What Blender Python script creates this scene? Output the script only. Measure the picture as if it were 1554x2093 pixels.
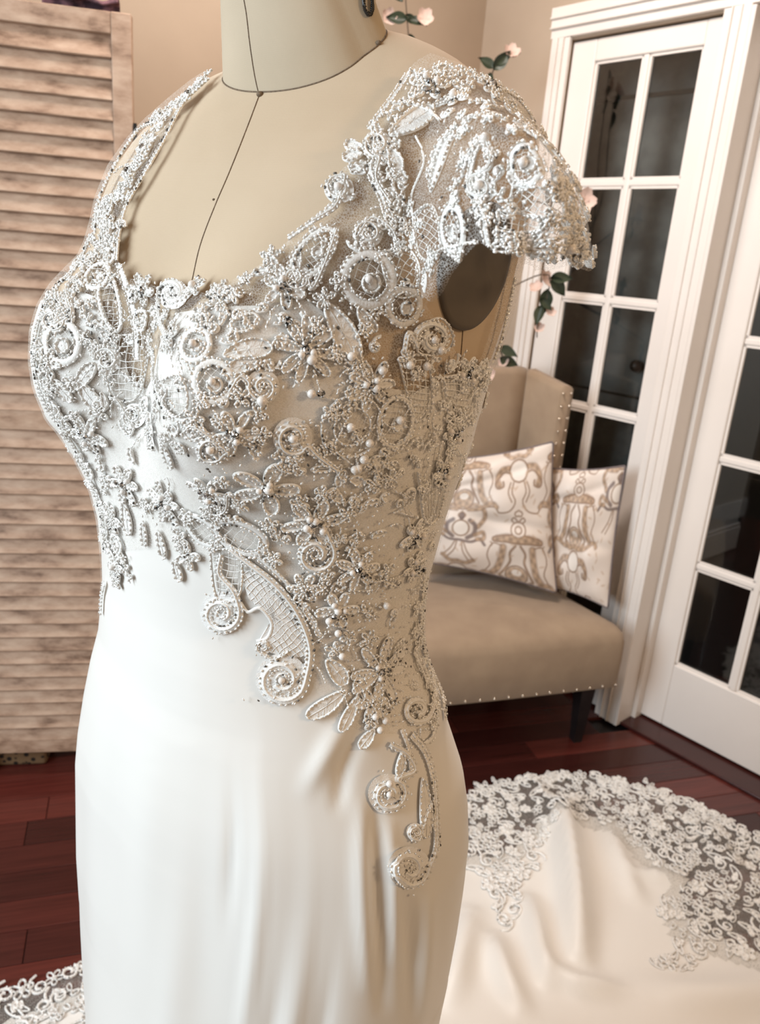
import bpy, bmesh, math, random
import numpy as np
from mathutils import Vector, Matrix
from mathutils.bvhtree import BVHTree

sc = bpy.context.scene
for o in list(bpy.data.objects): bpy.data.objects.remove(o)
COL = sc.collection
rng = np.random.default_rng(7)
random.seed(7)

# ------------------------------------------------------------------ camera
PW, PH, FPX = 1554, 2093, 1600.0
CAM = np.array([0, 0, 1.37])
_up = np.array([402, 4954, FPX]); _up /= np.linalg.norm(_up)
_fw = np.array([0, 0, -1.0])
_yh = _fw - _up * (_fw @ _up); _yh /= np.linalg.norm(_yh)
_xh = np.cross(_yh, _up)
ROT = np.array([_xh, _yh, _up])
cd = bpy.data.cameras.new('camera')
cam = bpy.data.objects.new('camera', cd); COL.objects.link(cam)
M4 = Matrix.Identity(4)
for i in range(3):
    for j in range(3): M4[i][j] = ROT[i, j]
    M4[i][3] = CAM[i]
cam.matrix_world = M4
cd.sensor_fit = 'HORIZONTAL'; cd.sensor_width = 36; cd.lens = FPX / PW * 36
cd.clip_start = 0.05; cd.clip_end = 30
cd.dof.use_dof = True; cd.dof.focus_distance = 0.56; cd.dof.aperture_fstop = 16
sc.camera = cam

# ------------------------------------------------------------------ world, lights, exposure
wd = bpy.data.worlds.new('world'); sc.world = wd; wd.use_nodes = True
bg = wd.node_tree.nodes['Background']
bg.inputs[0].default_value = (1.0, 0.70, 0.46, 1); bg.inputs[1].default_value = 0.31

def area(name, loc, target, sx, sy, power, color):
    ld = bpy.data.lights.new(name, 'AREA'); ld.shape = 'RECTANGLE'; ld.size = sx; ld.size_y = sy
    ld.energy = power; ld.color = color
    o = bpy.data.objects.new(name, ld); COL.objects.link(o); o.location = loc
    o.rotation_euler = (Vector(target) - Vector(loc)).to_track_quat('-Z', 'Y').to_euler()
    return o
area('window_daylight', (-1.95, -0.35, 1.75), (0.1, 0.8, 1.0), 1.2, 1.7, 73, (0.78, 0.91, 1.0))
area('ceiling_lamp_light', (-0.20, 1.60, 2.65), (0.55, 1.65, 0.3), 0.4, 0.4, 28, (1.0, 0.88, 0.80))
area('floor_lamp_light', (1.45, -0.35, 1.95), (0.1, 0.7, 1.1), 0.30, 0.30, 10, (1.0, 0.70, 0.42))
area('hall_fill_light', (1.90, 2.85, 2.60), (1.75, 2.95, 0.0), 0.4, 0.4, 7, (0.95, 0.97, 1.0))  # unseen fill light added to brighten the dark hall behind the second door
sc.view_settings.view_transform = 'Standard'; sc.view_settings.look = 'None'
sc.view_settings.exposure = 0.0; sc.view_settings.gamma = 1.0
sc.view_settings.use_curve_mapping = False

# ------------------------------------------------------------------ pixel helpers (photo pixel -> world ray)
def ray(px, py):
    d = np.array([(px - PW / 2) / FPX, -(py - PH / 2) / FPX, -1.0]); d = ROT @ d
    return d / np.linalg.norm(d)
def on_z(px, py, z=0.0):
    d = ray(px, py); return CAM + d * ((z - CAM[2]) / d[2])
def on_plane(px, py, p, n):
    d = ray(px, py); return CAM + d * (((p - CAM) @ n) / (d @ n))
def project(P):
    c = (np.asarray(P, float) - CAM) @ ROT
    return PW / 2 + FPX * c[..., 0] / -c[..., 2], PH / 2 - FPX * c[..., 1] / -c[..., 2]

# ------------------------------------------------------------------ materials
def new_mat(name):
    m = bpy.data.materials.new(name); m.use_nodes = True
    nt = m.node_tree; b = nt.nodes['Principled BSDF']
    return m, nt, b
def lin(c): return tuple(((v / 255) / 12.92 if v / 255 <= 0.04045 else ((v / 255 + 0.055) / 1.055) ** 2.4) for v in c)
def mat(name, c1, c2=None, rough=0.6, scale=40, spec=0.5, metal=0.0, bump=0.0, bscale=None, stretch=(1, 1, 1), coords='Object', sheen=0.0, contrast=(0.3, 0.7)):
    m, nt, b = new_mat(name); N = nt.nodes; L = nt.links
    b.inputs['Roughness'].default_value = rough; b.inputs['Metallic'].default_value = metal
    b.inputs['Specular IOR Level'].default_value = spec
    if sheen: b.inputs['Sheen Weight'].default_value = sheen
    tc = N.new('ShaderNodeTexCoord'); mp = N.new('ShaderNodeMapping'); mp.inputs['Scale'].default_value = stretch
    L.new(tc.outputs[coords], mp.inputs[0])
    nz = N.new('ShaderNodeTexNoise'); nz.inputs['Scale'].default_value = scale; nz.inputs['Detail'].default_value = 5
    L.new(mp.outputs[0], nz.inputs['Vector'])
    rp = N.new('ShaderNodeValToRGB'); rp.color_ramp.elements[0].position = contrast[0]; rp.color_ramp.elements[1].position = contrast[1]
    rp.color_ramp.elements[0].color = (*c1, 1); rp.color_ramp.elements[1].color = (*(c2 or c1), 1)
    L.new(nz.outputs[0], rp.inputs[0]); L.new(rp.outputs[0], b.inputs['Base Color'])
    if bump:
        n2 = N.new('ShaderNodeTexNoise'); n2.inputs['Scale'].default_value = bscale or scale * 3; n2.inputs['Detail'].default_value = 3
        L.new(mp.outputs[0], n2.inputs['Vector'])
        bp = N.new('ShaderNodeBump'); bp.inputs['Strength'].default_value = bump; bp.inputs['Distance'].default_value = 0.002
        L.new(n2.outputs[0], bp.inputs['Height']); L.new(bp.outputs[0], b.inputs['Normal'])
    return m

MAT = {}
MAT['wall'] = mat('wall_paint', (0.42, 0.33, 0.25), (0.48, 0.38, 0.29), 0.75, 3, 0.3, bump=0.05, bscale=200)
MAT['white'] = mat('white_trim_paint', (0.80, 0.745, 0.70), (0.84, 0.79, 0.75), 0.35, 4, 0.5)
MAT['dark_wall'] = mat('reflection_mottle_wall', (0.13, 0.13, 0.125), (0.30, 0.295, 0.28), 0.7, 7, 0.3, contrast=(0.35, 0.62))  # dark mottle in the wall colour imitates blurry pane reflections
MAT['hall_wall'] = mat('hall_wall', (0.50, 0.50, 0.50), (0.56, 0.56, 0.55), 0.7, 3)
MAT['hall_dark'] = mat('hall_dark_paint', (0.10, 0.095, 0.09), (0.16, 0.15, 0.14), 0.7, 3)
MAT['black'] = mat('black_iron', (0.012, 0.011, 0.010), (0.02, 0.018, 0.016), 0.35, 30)
MAT['espresso'] = mat('espresso_wood', (0.010, 0.009, 0.010), (0.018, 0.014, 0.014), 0.3, 20)
MAT['linen'] = mat('linen_upholstery', (0.31, 0.225, 0.155), (0.37, 0.275, 0.19), 0.85, 14, 0.2, bump=0.35, bscale=700, sheen=0.2)
MAT['nail'] = mat('nickel_nail', (0.75, 0.66, 0.55), (0.8, 0.7, 0.6), 0.22, 20, metal=1.0)
MAT['brass'] = mat('hinge_metal', (0.02, 0.02, 0.022), (0.03, 0.03, 0.03), 0.4, 20, metal=0.6)
MAT['purple'] = mat('purple_print_cloth', (0.045, 0.02, 0.03), (0.25, 0.12, 0.14), 0.9, 45, contrast=(0.4, 0.62))
MAT['vase'] = mat('ceramic_vase', (0.5, 0.45, 0.4), (0.55, 0.5, 0.45), 0.3, 8)
MAT['leaf'] = mat('faux_leaf', (0.018, 0.026, 0.014), (0.045, 0.06, 0.032), 0.45, 30)
MAT['petal'] = mat('faux_petal', (0.62, 0.44, 0.37), (0.75, 0.58, 0.50), 0.6, 25)
MAT['stem'] = mat('faux_stem', (0.07, 0.045, 0.03), (0.11, 0.08, 0.05), 0.7, 60)
MAT['cord'] = mat('seam_cord', (0.10, 0.07, 0.045), (0.22, 0.155, 0.10), 0.8, 900, contrast=(0.35, 0.65))
MAT['plate'] = mat('arm_plate', (0.10, 0.08, 0.058), (0.15, 0.12, 0.09), 0.55, 14, bump=0.1)
MAT['pipe'] = mat('cushion_piping', (0.13, 0.11, 0.12), (0.2, 0.16, 0.16), 0.7, 60)
MAT['pearl'] = mat('pearl', (0.84, 0.79, 0.74), (0.86, 0.82, 0.78), 0.16, 10, 0.9, sheen=0.3)
MAT['steel'] = mat('stand_steel', (0.25, 0.25, 0.25), (0.3, 0.3, 0.3), 0.35, 10, metal=0.9)

# canvas of the dress form: woven
def canvas_mat(name, c1, c2):
    m = mat(name, c1, c2, 0.8, 9, 0.2, sheen=0.15); nt = m.node_tree; N = nt.nodes; L = nt.links; b = N['Principled BSDF']
    tc = N.new('ShaderNodeTexCoord')
    hs = []
    for ax in ('X', 'Z'):
        wv = N.new('ShaderNodeTexWave'); wv.wave_type = 'BANDS'; wv.bands_direction = ax
        wv.inputs['Scale'].default_value = 560; wv.inputs['Distortion'].default_value = 1.2; wv.inputs['Detail'].default_value = 2
        L.new(tc.outputs['Object'], wv.inputs['Vector']); hs.append(wv)
    ad = N.new('ShaderNodeMath'); ad.operation = 'ADD'; L.new(hs[0].outputs['Fac'], ad.inputs[0]); L.new(hs[1].outputs['Fac'], ad.inputs[1])
    bp = N.new('ShaderNodeBump'); bp.inputs['Strength'].default_value = 0.12; bp.inputs['Distance'].default_value = 0.0005
    L.new(ad.outputs[0], bp.inputs['Height']); L.new(bp.outputs[0], b.inputs['Normal'])
    return m
MAT['canvas'] = canvas_mat('form_canvas', (0.55, 0.425, 0.295), (0.61, 0.48, 0.345))
MAT['neck'] = canvas_mat('neck_linen', (0.47, 0.385, 0.28), (0.56, 0.46, 0.34))

# satin
m, nt, b = new_mat('ivory_satin'); MAT['satin'] = m
b.inputs['Base Color'].default_value = (0.82, 0.795, 0.755, 1); b.inputs['Roughness'].default_value = 0.42
b.inputs['Specular IOR Level'].default_value = 0.45; b.inputs['Sheen Weight'].default_value = 0.25; b.inputs['Sheen Roughness'].default_value = 0.4
N = nt.nodes; L = nt.links
nz = N.new('ShaderNodeTexNoise'); nz.inputs['Scale'].default_value = 900; nz.inputs['Detail'].default_value = 2
tcn = N.new('ShaderNodeTexCoord'); L.new(tcn.outputs['Object'], nz.inputs['Vector'])
bp = N.new('ShaderNodeBump'); bp.inputs['Strength'].default_value = 0.05; bp.inputs['Distance'].default_value = 0.0005
L.new(nz.outputs[0], bp.inputs['Height']); L.new(bp.outputs[0], b.inputs['Normal'])

# tulle: fine hexagonal net
def tulle_mat(name, color, solid, scale):
    m, nt, b = new_mat(name); N = nt.nodes; L = nt.links
    b.inputs['Base Color'].default_value = (*color, 1); b.inputs['Roughness'].default_value = 0.7
    tr = N.new('ShaderNodeBsdfTransparent'); mx = N.new('ShaderNodeMixShader')
    vo = N.new('ShaderNodeTexVoronoi'); vo.feature = 'DISTANCE_TO_EDGE'; vo.inputs['Scale'].default_value = scale
    tc = N.new('ShaderNodeTexCoord'); L.new(tc.outputs['Object'], vo.inputs['Vector'])
    lt = N.new('ShaderNodeMapRange'); lt.inputs[1].default_value = 0.03; lt.inputs[2].default_value = 0.16
    lt.inputs[3].default_value = min(1, solid + 0.22); lt.inputs[4].default_value = max(0, solid - 0.12)
    L.new(vo.outputs['Distance'], lt.inputs[0]); L.new(lt.outputs[0], mx.inputs[0])
    L.new(tr.outputs[0], mx.inputs[1]); L.new(b.outputs[0], mx.inputs[2])
    L.new(mx.outputs[0], N['Material Output'].inputs[0])
    return m
MAT['tulle'] = tulle_mat('illusion_tulle', (0.86, 0.83, 0.79), 0.13, 700)
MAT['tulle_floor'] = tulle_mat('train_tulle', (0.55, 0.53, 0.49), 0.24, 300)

# embroidery thread (satin stitch) and glass seed beads
m = mat('lace_thread', (0.84, 0.82, 0.785), (0.92, 0.91, 0.885), 0.45, 260, 0.5, bump=0.25, bscale=1300, sheen=0.3); MAT['thread'] = m
m = mat('lace_thread_soft', (0.80, 0.78, 0.75), (0.90, 0.885, 0.86), 0.5, 200, 0.4, bump=0.3, bscale=1000, sheen=0.3); MAT['fill'] = m
m, nt, b = new_mat('glass_seed_bead'); N = nt.nodes; L = nt.links; MAT['bead'] = m
ge = N.new('ShaderNodeNewGeometry'); rp = N.new('ShaderNodeValToRGB'); rp.color_ramp.interpolation = 'CONSTANT'
e = rp.color_ramp.elements; e[0].position = 0; e[0].color = (0.10, 0.09, 0.08, 1); e[1].position = 0.09; e[1].color = (0.72, 0.69, 0.64, 1)
k = e.new(0.34); k.color = (0.95, 0.94, 0.92, 1)
L.new(ge.outputs['Random Per Island'], rp.inputs[0]); L.new(rp.outputs[0], b.inputs['Base Color'])
b.inputs['Metallic'].default_value = 0.25; b.inputs['Roughness'].default_value = 0.09; b.inputs['Specular IOR Level'].default_value = 0.9
m, nt, b = new_mat('rhinestone_glass'); N = nt.nodes; L = nt.links; MAT['stone'] = m
ge = N.new('ShaderNodeNewGeometry'); rp = N.new('ShaderNodeValToRGB')
e = rp.color_ramp.elements; e[0].position = 0.2; e[0].color = (0.03, 0.03, 0.03, 1); e[1].position = 0.75; e[1].color = (0.92, 0.92, 0.92, 1)
wn = N.new('ShaderNodeTexWhiteNoise'); wn.noise_dimensions = '3D'; L.new(ge.outputs['True Normal'], wn.inputs['Vector'])
L.new(wn.outputs['Value'], rp.inputs[0]); L.new(rp.outputs[0], b.inputs['Base Color'])
b.inputs['Metallic'].default_value = 0.8; b.inputs['Roughness'].default_value = 0.06

# glass panes
m, nt, b = new_mat('window_glass'); N = nt.nodes; L = nt.links; MAT['glass'] = m
gl = N.new('ShaderNodeBsdfGlossy'); gl.inputs['Roughness'].default_value = 0.03; gl.inputs[0].default_value = (0.9, 0.9, 0.9, 1)
tr = N.new('ShaderNodeBsdfTransparent'); tr.inputs[0].default_value = (0.80, 0.82, 0.82, 1)
fr = N.new('ShaderNodeFresnel'); fr.inputs[0].default_value = 1.45
mx = N.new('ShaderNodeMixShader'); L.new(fr.outputs[0], mx.inputs[0]); L.new(tr.outputs[0], mx.inputs[1]); L.new(gl.outputs[0], mx.inputs[2])
L.new(mx.outputs[0], N['Material Output'].inputs[0])

# cherry floor planks: colour varies per plank
m, nt, b = new_mat('cherry_plank'); N = nt.nodes; L = nt.links; MAT['plank'] = m
oi = N.new('ShaderNodeObjectInfo'); rp = N.new('ShaderNodeValToRGB'); e = rp.color_ramp.elements
e[0].color = (0.036, 0.0085, 0.007, 1); e[1].color = (0.125, 0.026, 0.019, 1)
k = e.new(0.55); k.color = (0.066, 0.0150, 0.0118, 1)
L.new(oi.outputs['Random'], rp.inputs[0])
tc = N.new('ShaderNodeTexCoord'); mp = N.new('ShaderNodeMapping'); mp.inputs['Scale'].default_value = (2, 45, 20); L.new(tc.outputs['Object'], mp.inputs[0])
nz = N.new('ShaderNodeTexNoise'); nz.inputs['Scale'].default_value = 2.5; nz.inputs['Detail'].default_value = 6; L.new(mp.outputs[0], nz.inputs['Vector'])
mu = N.new('ShaderNodeMixRGB'); mu.blend_type = 'MULTIPLY'; mu.inputs[0].default_value = 0.75; L.new(rp.outputs[0], mu.inputs[1]); L.new(nz.outputs[0], mu.inputs[2])
ga = N.new('ShaderNodeMixRGB'); ga.blend_type = 'ADD'; ga.inputs[0].default_value = 0.6; L.new(mu.outputs[0], ga.inputs[1]); L.new(mu.outputs[0], ga.inputs[2])
L.new(ga.outputs[0], b.inputs['Base Color']); b.inputs['Roughness'].default_value = 0.24; b.inputs['Specular IOR Level'].default_value = 0.45

# washed pine of the louvred screen
m, nt, b = new_mat('washed_pine'); N = nt.nodes; L = nt.links; MAT['pine'] = m
tc = N.new('ShaderNodeTexCoord'); mp = N.new('ShaderNodeMapping'); mp.inputs['Scale'].default_value = (2.2, 30, 16); L.new(tc.outputs['Object'], mp.inputs[0])
oi = N.new('ShaderNodeObjectInfo'); av = N.new('ShaderNodeVectorMath'); av.operation = 'ADD'
sv = N.new('ShaderNodeMath'); sv.operation = 'MULTIPLY'; sv.inputs[1].default_value = 57; L.new(oi.outputs['Random'], sv.inputs[0])
L.new(mp.outputs[0], av.inputs[0]); L.new(sv.outputs[0], av.inputs[1])
nz = N.new('ShaderNodeTexNoise'); nz.inputs['Scale'].default_value = 2.0; nz.inputs['Detail'].default_value = 7; nz.inputs['Roughness'].default_value = 0.6; L.new(av.outputs[0], nz.inputs['Vector'])
rp = N.new('ShaderNodeValToRGB'); e = rp.color_ramp.elements
e[0].position = 0.30; e[0].color = (0.17, 0.095, 0.058, 1); e[1].position = 0.66; e[1].color = (0.54, 0.39, 0.29, 1)
k = e.new(0.46); k.color = (0.40, 0.265, 0.185, 1)
L.new(nz.outputs[0], rp.inputs[0]); L.new(rp.outputs[0], b.inputs['Base Color']); b.inputs['Roughness'].default_value = 0.6

# leopard print
m, nt, b = new_mat('leopard_print'); N = nt.nodes; L = nt.links; MAT['leopard'] = m
vo = N.new('ShaderNodeTexVoronoi'); vo.inputs['Scale'].default_value = 55; tc = N.new('ShaderNodeTexCoord'); L.new(tc.outputs['Object'], vo.inputs['Vector'])
rp = N.new('ShaderNodeValToRGB'); e = rp.color_ramp.elements; e[0].position = 0.30; e[0].color = (0.012, 0.009, 0.007, 1); e[1].position = 0.40; e[1].color = (0.20, 0.125, 0.065, 1)
L.new(vo.outputs['Distance'], rp.inputs[0]); L.new(rp.outputs[0], b.inputs['Base Color']); b.inputs['Roughness'].default_value = 0.8

# printed damask cloth: colours ride on the vertices
m, nt, b = new_mat('damask_print'); N = nt.nodes; L = nt.links; MAT['damask'] = m
at = N.new('ShaderNodeVertexColor'); at.layer_name = 'print'; L.new(at.outputs[0], b.inputs['Base Color'])
b.inputs['Roughness'].default_value = 0.45; b.inputs['Sheen Weight'].default_value = 0.3

# ------------------------------------------------------------------ mesh building
class MB:
    def __init__(s): s.v = []; s.q = []; s.t = []; s.n = 0
    def add(s, v, q=None, t=None):
        v = np.asarray(v, float).reshape(-1, 3)
        if q is not None and len(q): s.q.append(np.asarray(q, int) + s.n)
        if t is not None and len(t): s.t.append(np.asarray(t, int) + s.n)
        s.v.append(v); s.n += len(v)
    def mesh(s, name, m, smooth=True):
        me = bpy.data.meshes.new(name)
        v = np.concatenate(s.v) if s.v else np.zeros((0, 3))
        q = np.concatenate(s.q) if s.q else np.zeros((0, 4), int)
        t = np.concatenate(s.t) if s.t else np.zeros((0, 3), int)
        me.vertices.add(len(v)); me.vertices.foreach_set('co', v.ravel())
        nl = q.size + t.size; me.loops.add(nl)
        me.loops.foreach_set('vertex_index', np.concatenate([q.ravel(), t.ravel()]).astype(np.int32))
        me.polygons.add(len(q) + len(t))
        st = np.concatenate([np.arange(len(q)) * 4, q.size + np.arange(len(t)) * 3]).astype(np.int32)
        me.polygons.foreach_set('loop_start', st)
        me.polygons.foreach_set('use_smooth', np.full(len(q) + len(t), bool(smooth)))
        me.update(calc_edges=True); me.validate()
        me.materials.append(m); return me
    def build(s, name, m, parent=None, smooth=True, kind=None, loc=None):
        return link(name, s.mesh(name, m, smooth), parent, kind)
    def grid(s, P, closed_u=False, closed_v=False):
        P = np.asarray(P, float); a, c = P.shape[:2]
        i = np.arange(a - (0 if closed_u else 1))[:, None]; j = np.arange(c - (0 if closed_v else 1))[None, :]
        i2 = (i + 1) % a; j2 = (j + 1) % c
        q = np.stack([i * c + j, i2 * c + j, i2 * c + j2, i * c + j2], -1).reshape(-1, 4)
        s.add(P.reshape(-1, 3), q)
    def box(s, x0, x1, y0, y1, z0, z1, bev=0.0, fr=None):
        if bev <= 0:
            v = np.array([[x, y, z] for z in (z0, z1) for y in (y0, y1) for x in (x0, x1)], float)
            q = [[0, 2, 3, 1], [4, 5, 7, 6], [0, 1, 5, 4], [2, 6, 7, 3], [0, 4, 6, 2], [1, 3, 7, 5]]
            if fr is not None: v = fr(v)
            s.add(v, q); return
        bm = bmesh.new(); bmesh.ops.create_cube(bm, size=1)
        for vv in bm.verts: vv.co = Vector(((x0 + x1) / 2 + vv.co.x * (x1 - x0), (y0 + y1) / 2 + vv.co.y * (y1 - y0), (z0 + z1) / 2 + vv.co.z * (z1 - z0)))
        bmesh.ops.bevel(bm, geom=list(bm.edges), offset=min(bev, 0.49 * min(x1 - x0, y1 - y0, z1 - z0)), segments=2, profile=0.5, affect='EDGES')
        s.frombm(bm, fr)
    def frombm(s, bm, fr=None):
        bmesh.ops.triangulate(bm, faces=[f for f in bm.faces if len(f.verts) > 4])
        bm.verts.index_update(); v = np.array([list(x.co) for x in bm.verts])
        if fr is not None: v = fr(v)
        q = [[x.index for x in f.verts] for f in bm.faces if len(f.verts) == 4]; t = [[x.index for x in f.verts] for f in bm.faces if len(f.verts) == 3]
        s.add(v, q, t); bm.free()
    def tube(s, P, r, sides=6, closed=False, nrm=None, cap=True):
        P = np.asarray(P, float); n = len(P)
        if n < 2: return
        T = np.roll(P, -1, 0) - np.roll(P, 1, 0) if closed else np.gradient(P, axis=0)
        T /= np.linalg.norm(T, axis=1, keepdims=True) + 1e-12
        if nrm is None:
            ref = np.array([0.31, 0.2, 0.93]); nrm = np.tile(ref, (n, 1))
        B = np.cross(T, nrm); B /= np.linalg.norm(B, axis=1, keepdims=True) + 1e-12
        Nn = np.cross(B, T)
        r = np.broadcast_to(np.asarray(r, float), (n,))
        a = np.linspace(0, 2 * np.pi, sides, endpoint=False)
        V = P[:, None] + r[:, None, None] * (np.cos(a)[None, :, None] * B[:, None] + np.sin(a)[None, :, None] * Nn[:, None])
        base = s.n
        s.grid(V, closed, True)
        if cap and not closed:
            for k, e in ((0, 0), (1, n - 1)):
                idx = np.arange(sides) + e * sides
                s.v.append(P[e:e + 1]); c = s.n; s.n += 1
                f = np.stack([np.full(sides, c - base), idx, np.roll(idx, -1 if k else 1)], 1) + base
                s.t.append(f)
def link(name, me, parent=None, kind=None):
    o = bpy.data.objects.new(name, me); COL.objects.link(o)
    if parent: o.parent = parent
    if kind: o['kind'] = kind
    return o
def empty(name, loc, label, cat, group=None):
    o = bpy.data.objects.new(name, None); COL.objects.link(o); o.location = loc; o.empty_display_size = 0.05
    tag(o, label, cat, group); return o
def tag(o, label, cat, group=None):
    o['label'] = label; o['category'] = cat
    if group: o['group'] = group
    return o
def reparent(o, root):
    "parent keeping world-space mesh coordinates"
    o.parent = root; o.matrix_parent_inverse = Matrix.Translation(root.location).inverted() if root.type == 'EMPTY' and root.rotation_euler.z == 0 else root.matrix_basis.inverted()
    return o
def frame(origin, ex, ey, ez=(0, 0, 1)):
    R_ = np.array([ex, ey, ez], float); o_ = np.asarray(origin, float)
    return lambda v: o_ + np.asarray(v, float) @ R_
def smooth_path(pts, n):
    "Catmull-Rom through pts, n samples evenly by length"
    p = np.asarray(pts, float)
    q = np.vstack([2 * p[0] - p[1], p, 2 * p[-1] - p[-2]])
    out = []
    for i in range(len(p) - 1):
        t = np.linspace(0, 1, 16, endpoint=False)[:, None]
        a, b_, c, d = q[i], q[i + 1], q[i + 2], q[i + 3]
        out.append(0.5 * (2 * b_ + (c - a) * t + (2 * a - 5 * b_ + 4 * c - d) * t ** 2 + (3 * b_ - a - 3 * c + d) * t ** 3))
    out = np.vstack(out + [p[-1:]])
    return resample(out, n)
def resample(p, n):
    d = np.r_[0, np.cumsum(np.linalg.norm(np.diff(p, axis=0), axis=1))]
    s_ = np.linspace(0, d[-1], n)
    return np.stack([np.interp(s_, d, p[:, k]) for k in range(p.shape[1])], 1)
def inpoly(x, y, poly):
    poly = np.asarray(poly, float); x = np.asarray(x); y = np.asarray(y); r = np.zeros(x.shape, bool)
    x1, y1 = poly[:, 0], poly[:, 1]; x2, y2 = np.roll(x1, -1), np.roll(y1, -1)
    for a, b_, c, d in zip(x1, y1, x2, y2):
        if b_ == d: continue
        r ^= ((b_ > y) != (d > y)) & (x < (c - a) * (y - b_) / (d - b_) + a)
    return r

# ================================================================== ROOM
A = math.radians(42)
WS = np.array([-math.sin(A), math.cos(A), 0])          # along the right wall, away from the camera
WN = np.array([math.cos(A), math.sin(A), 0])           # into the wall
P0 = np.array([0.712, 2.356, 0.0])
wall_fr = frame(P0, WS, WN)
def struct(name, mb, m, smooth=False, parent=None):
    o = mb.build(name, m, parent, smooth)
    if parent is None: o['kind'] = 'structure'
    return o

# floor: sub-floor plus single planks
PA = math.radians(72)
FX = np.array([math.sin(PA), math.cos(PA), 0]); FY = np.array([-math.cos(PA), math.sin(PA), 0])
mb = MB(); mb.box(-3.0, 3.6, -1.6, 6.0, -0.06, -0.0125)
floor = struct('floor', mb, MAT['espresso'])
meshes = []
for k, ln in enumerate((0.55, 0.8, 1.05, 0.68)):
    mb = MB(); mb.box(0.0008, ln - 0.0008, 0.0006, 0.0844, -0.0125, 0.0, 0.0012); meshes.append((ln, mb.mesh('plank', MAT['plank'], False)))
yo = 0.55
row = 0
while yo < 3.35:
    xo = -1.6 - rng.random() * 0.6
    while xo < 2.0:
        ln, me = meshes[rng.integers(4)]
        p = FX * xo + FY * yo
        c = p + FX * ln / 2
        if -1.75 < c[0] < 1.75 and 0.5 < c[1] < 3.2 and (c - P0) @ WN < 0.30:
            o = link('plank', me, floor); o.location = p; o.rotation_euler = (0, 0, math.pi / 2 - PA)
        xo += ln
    yo += 0.085; row += 1

# right wall with two door openings; s runs along the wall
HT = 2.75
CN = 0.75                                               # corner with the left wall
D1 = (-0.085, 0.392, 2.03)                              # opening of the first door
D2 = (-1.15, -0.165, 2.03)                              # opening of the second door
mb = MB()
mb.box(D1[1], CN + 0.14, 0, 0.14, 0, HT, fr=wall_fr)
mb.box(D1[0], D1[1], 0, 0.14, D1[2], HT, fr=wall_fr)
mb.box(D2[1], D1[0], 0, 0.14, 0, HT, fr=wall_fr)
mb.box(D2[0], D2[1], 0, 0.14, D2[2], HT, fr=wall_fr)
mb.box(-1.6, D2[0], 0, 0.14, 0, HT, fr=wall_fr)
struct('wall_right', mb, MAT['wall'])
corner = P0 + WS * CN
left_fr = frame(corner, -WN, WS)
mb = MB(); mb.box(-0.14, 2.6, 0, 0.14, 0, HT, fr=left_fr)
struct('wall_left', mb, MAT['wall'])
mb = MB(); mb.box(0.0, 2.6, -0.014, 0, 0, 0.12, 0.004, left_fr); struct('baseboard_left', mb, MAT['white'])
mb = MB(); mb.box(0.445, CN - 0.014, -0.014, 0, 0, 0.12, 0.004, wall_fr); struct('baseboard_right', mb, MAT['white'])

# casings: stepped profile mouldings
def moulding(s0, s1, z0, z1, vertical=True, depth=0.024, flip=False):
    mb = MB()
    prof = [(0, .30, .55), (.30, .36, .9), (.36, .62, .72), (.62, .70, 1.0), (.70, 1.0, .88)]
    for a, b_, d in prof:
        if flip: a, b_ = 1 - b_, 1 - a
        if vertical: mb.box(s0 + (s1 - s0) * a, s0 + (s1 - s0) * b_, -depth * d, 0.0, z0, z1, 0.002, wall_fr)
        else: mb.box(s0, s1, -depth * d, 0.0, z0 + (z1 - z0) * a, z0 + (z1 - z0) * b_, 0.002, wall_fr)
    return mb
struct('trim_1', moulding(0.385, 0.445, 0, 2.035), MAT['white'])
struct('trim_2', moulding(D2[1], -0.088, 0, 2.035, flip=True), MAT['white'])
struct('trim_3', moulding(-1.3, 0.455, 2.035, 2.115, False, 0.03), MAT['white'])
# jamb of the second door with its stop strip
mb = MB(); mb.box(D2[1] - 0.012, D2[1], -0.022, 0.135, 0, 2.03, 0.002, wall_fr); struct('trim_4', mb, MAT['white'])
mb = MB(); mb.box(D2[1] - 0.028, D2[1] - 0.012, 0.060, 0.105, 0, 2.03, 0.003, wall_fr); struct('trim_5', mb, MAT['white'])
mb = MB(); mb.box(D2[0], D2[1] - 0.012, -0.002, 0.135, 0.0, 0.010, 0.003, wall_fr); struct('trim_6', mb, MAT['plank'])

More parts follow.
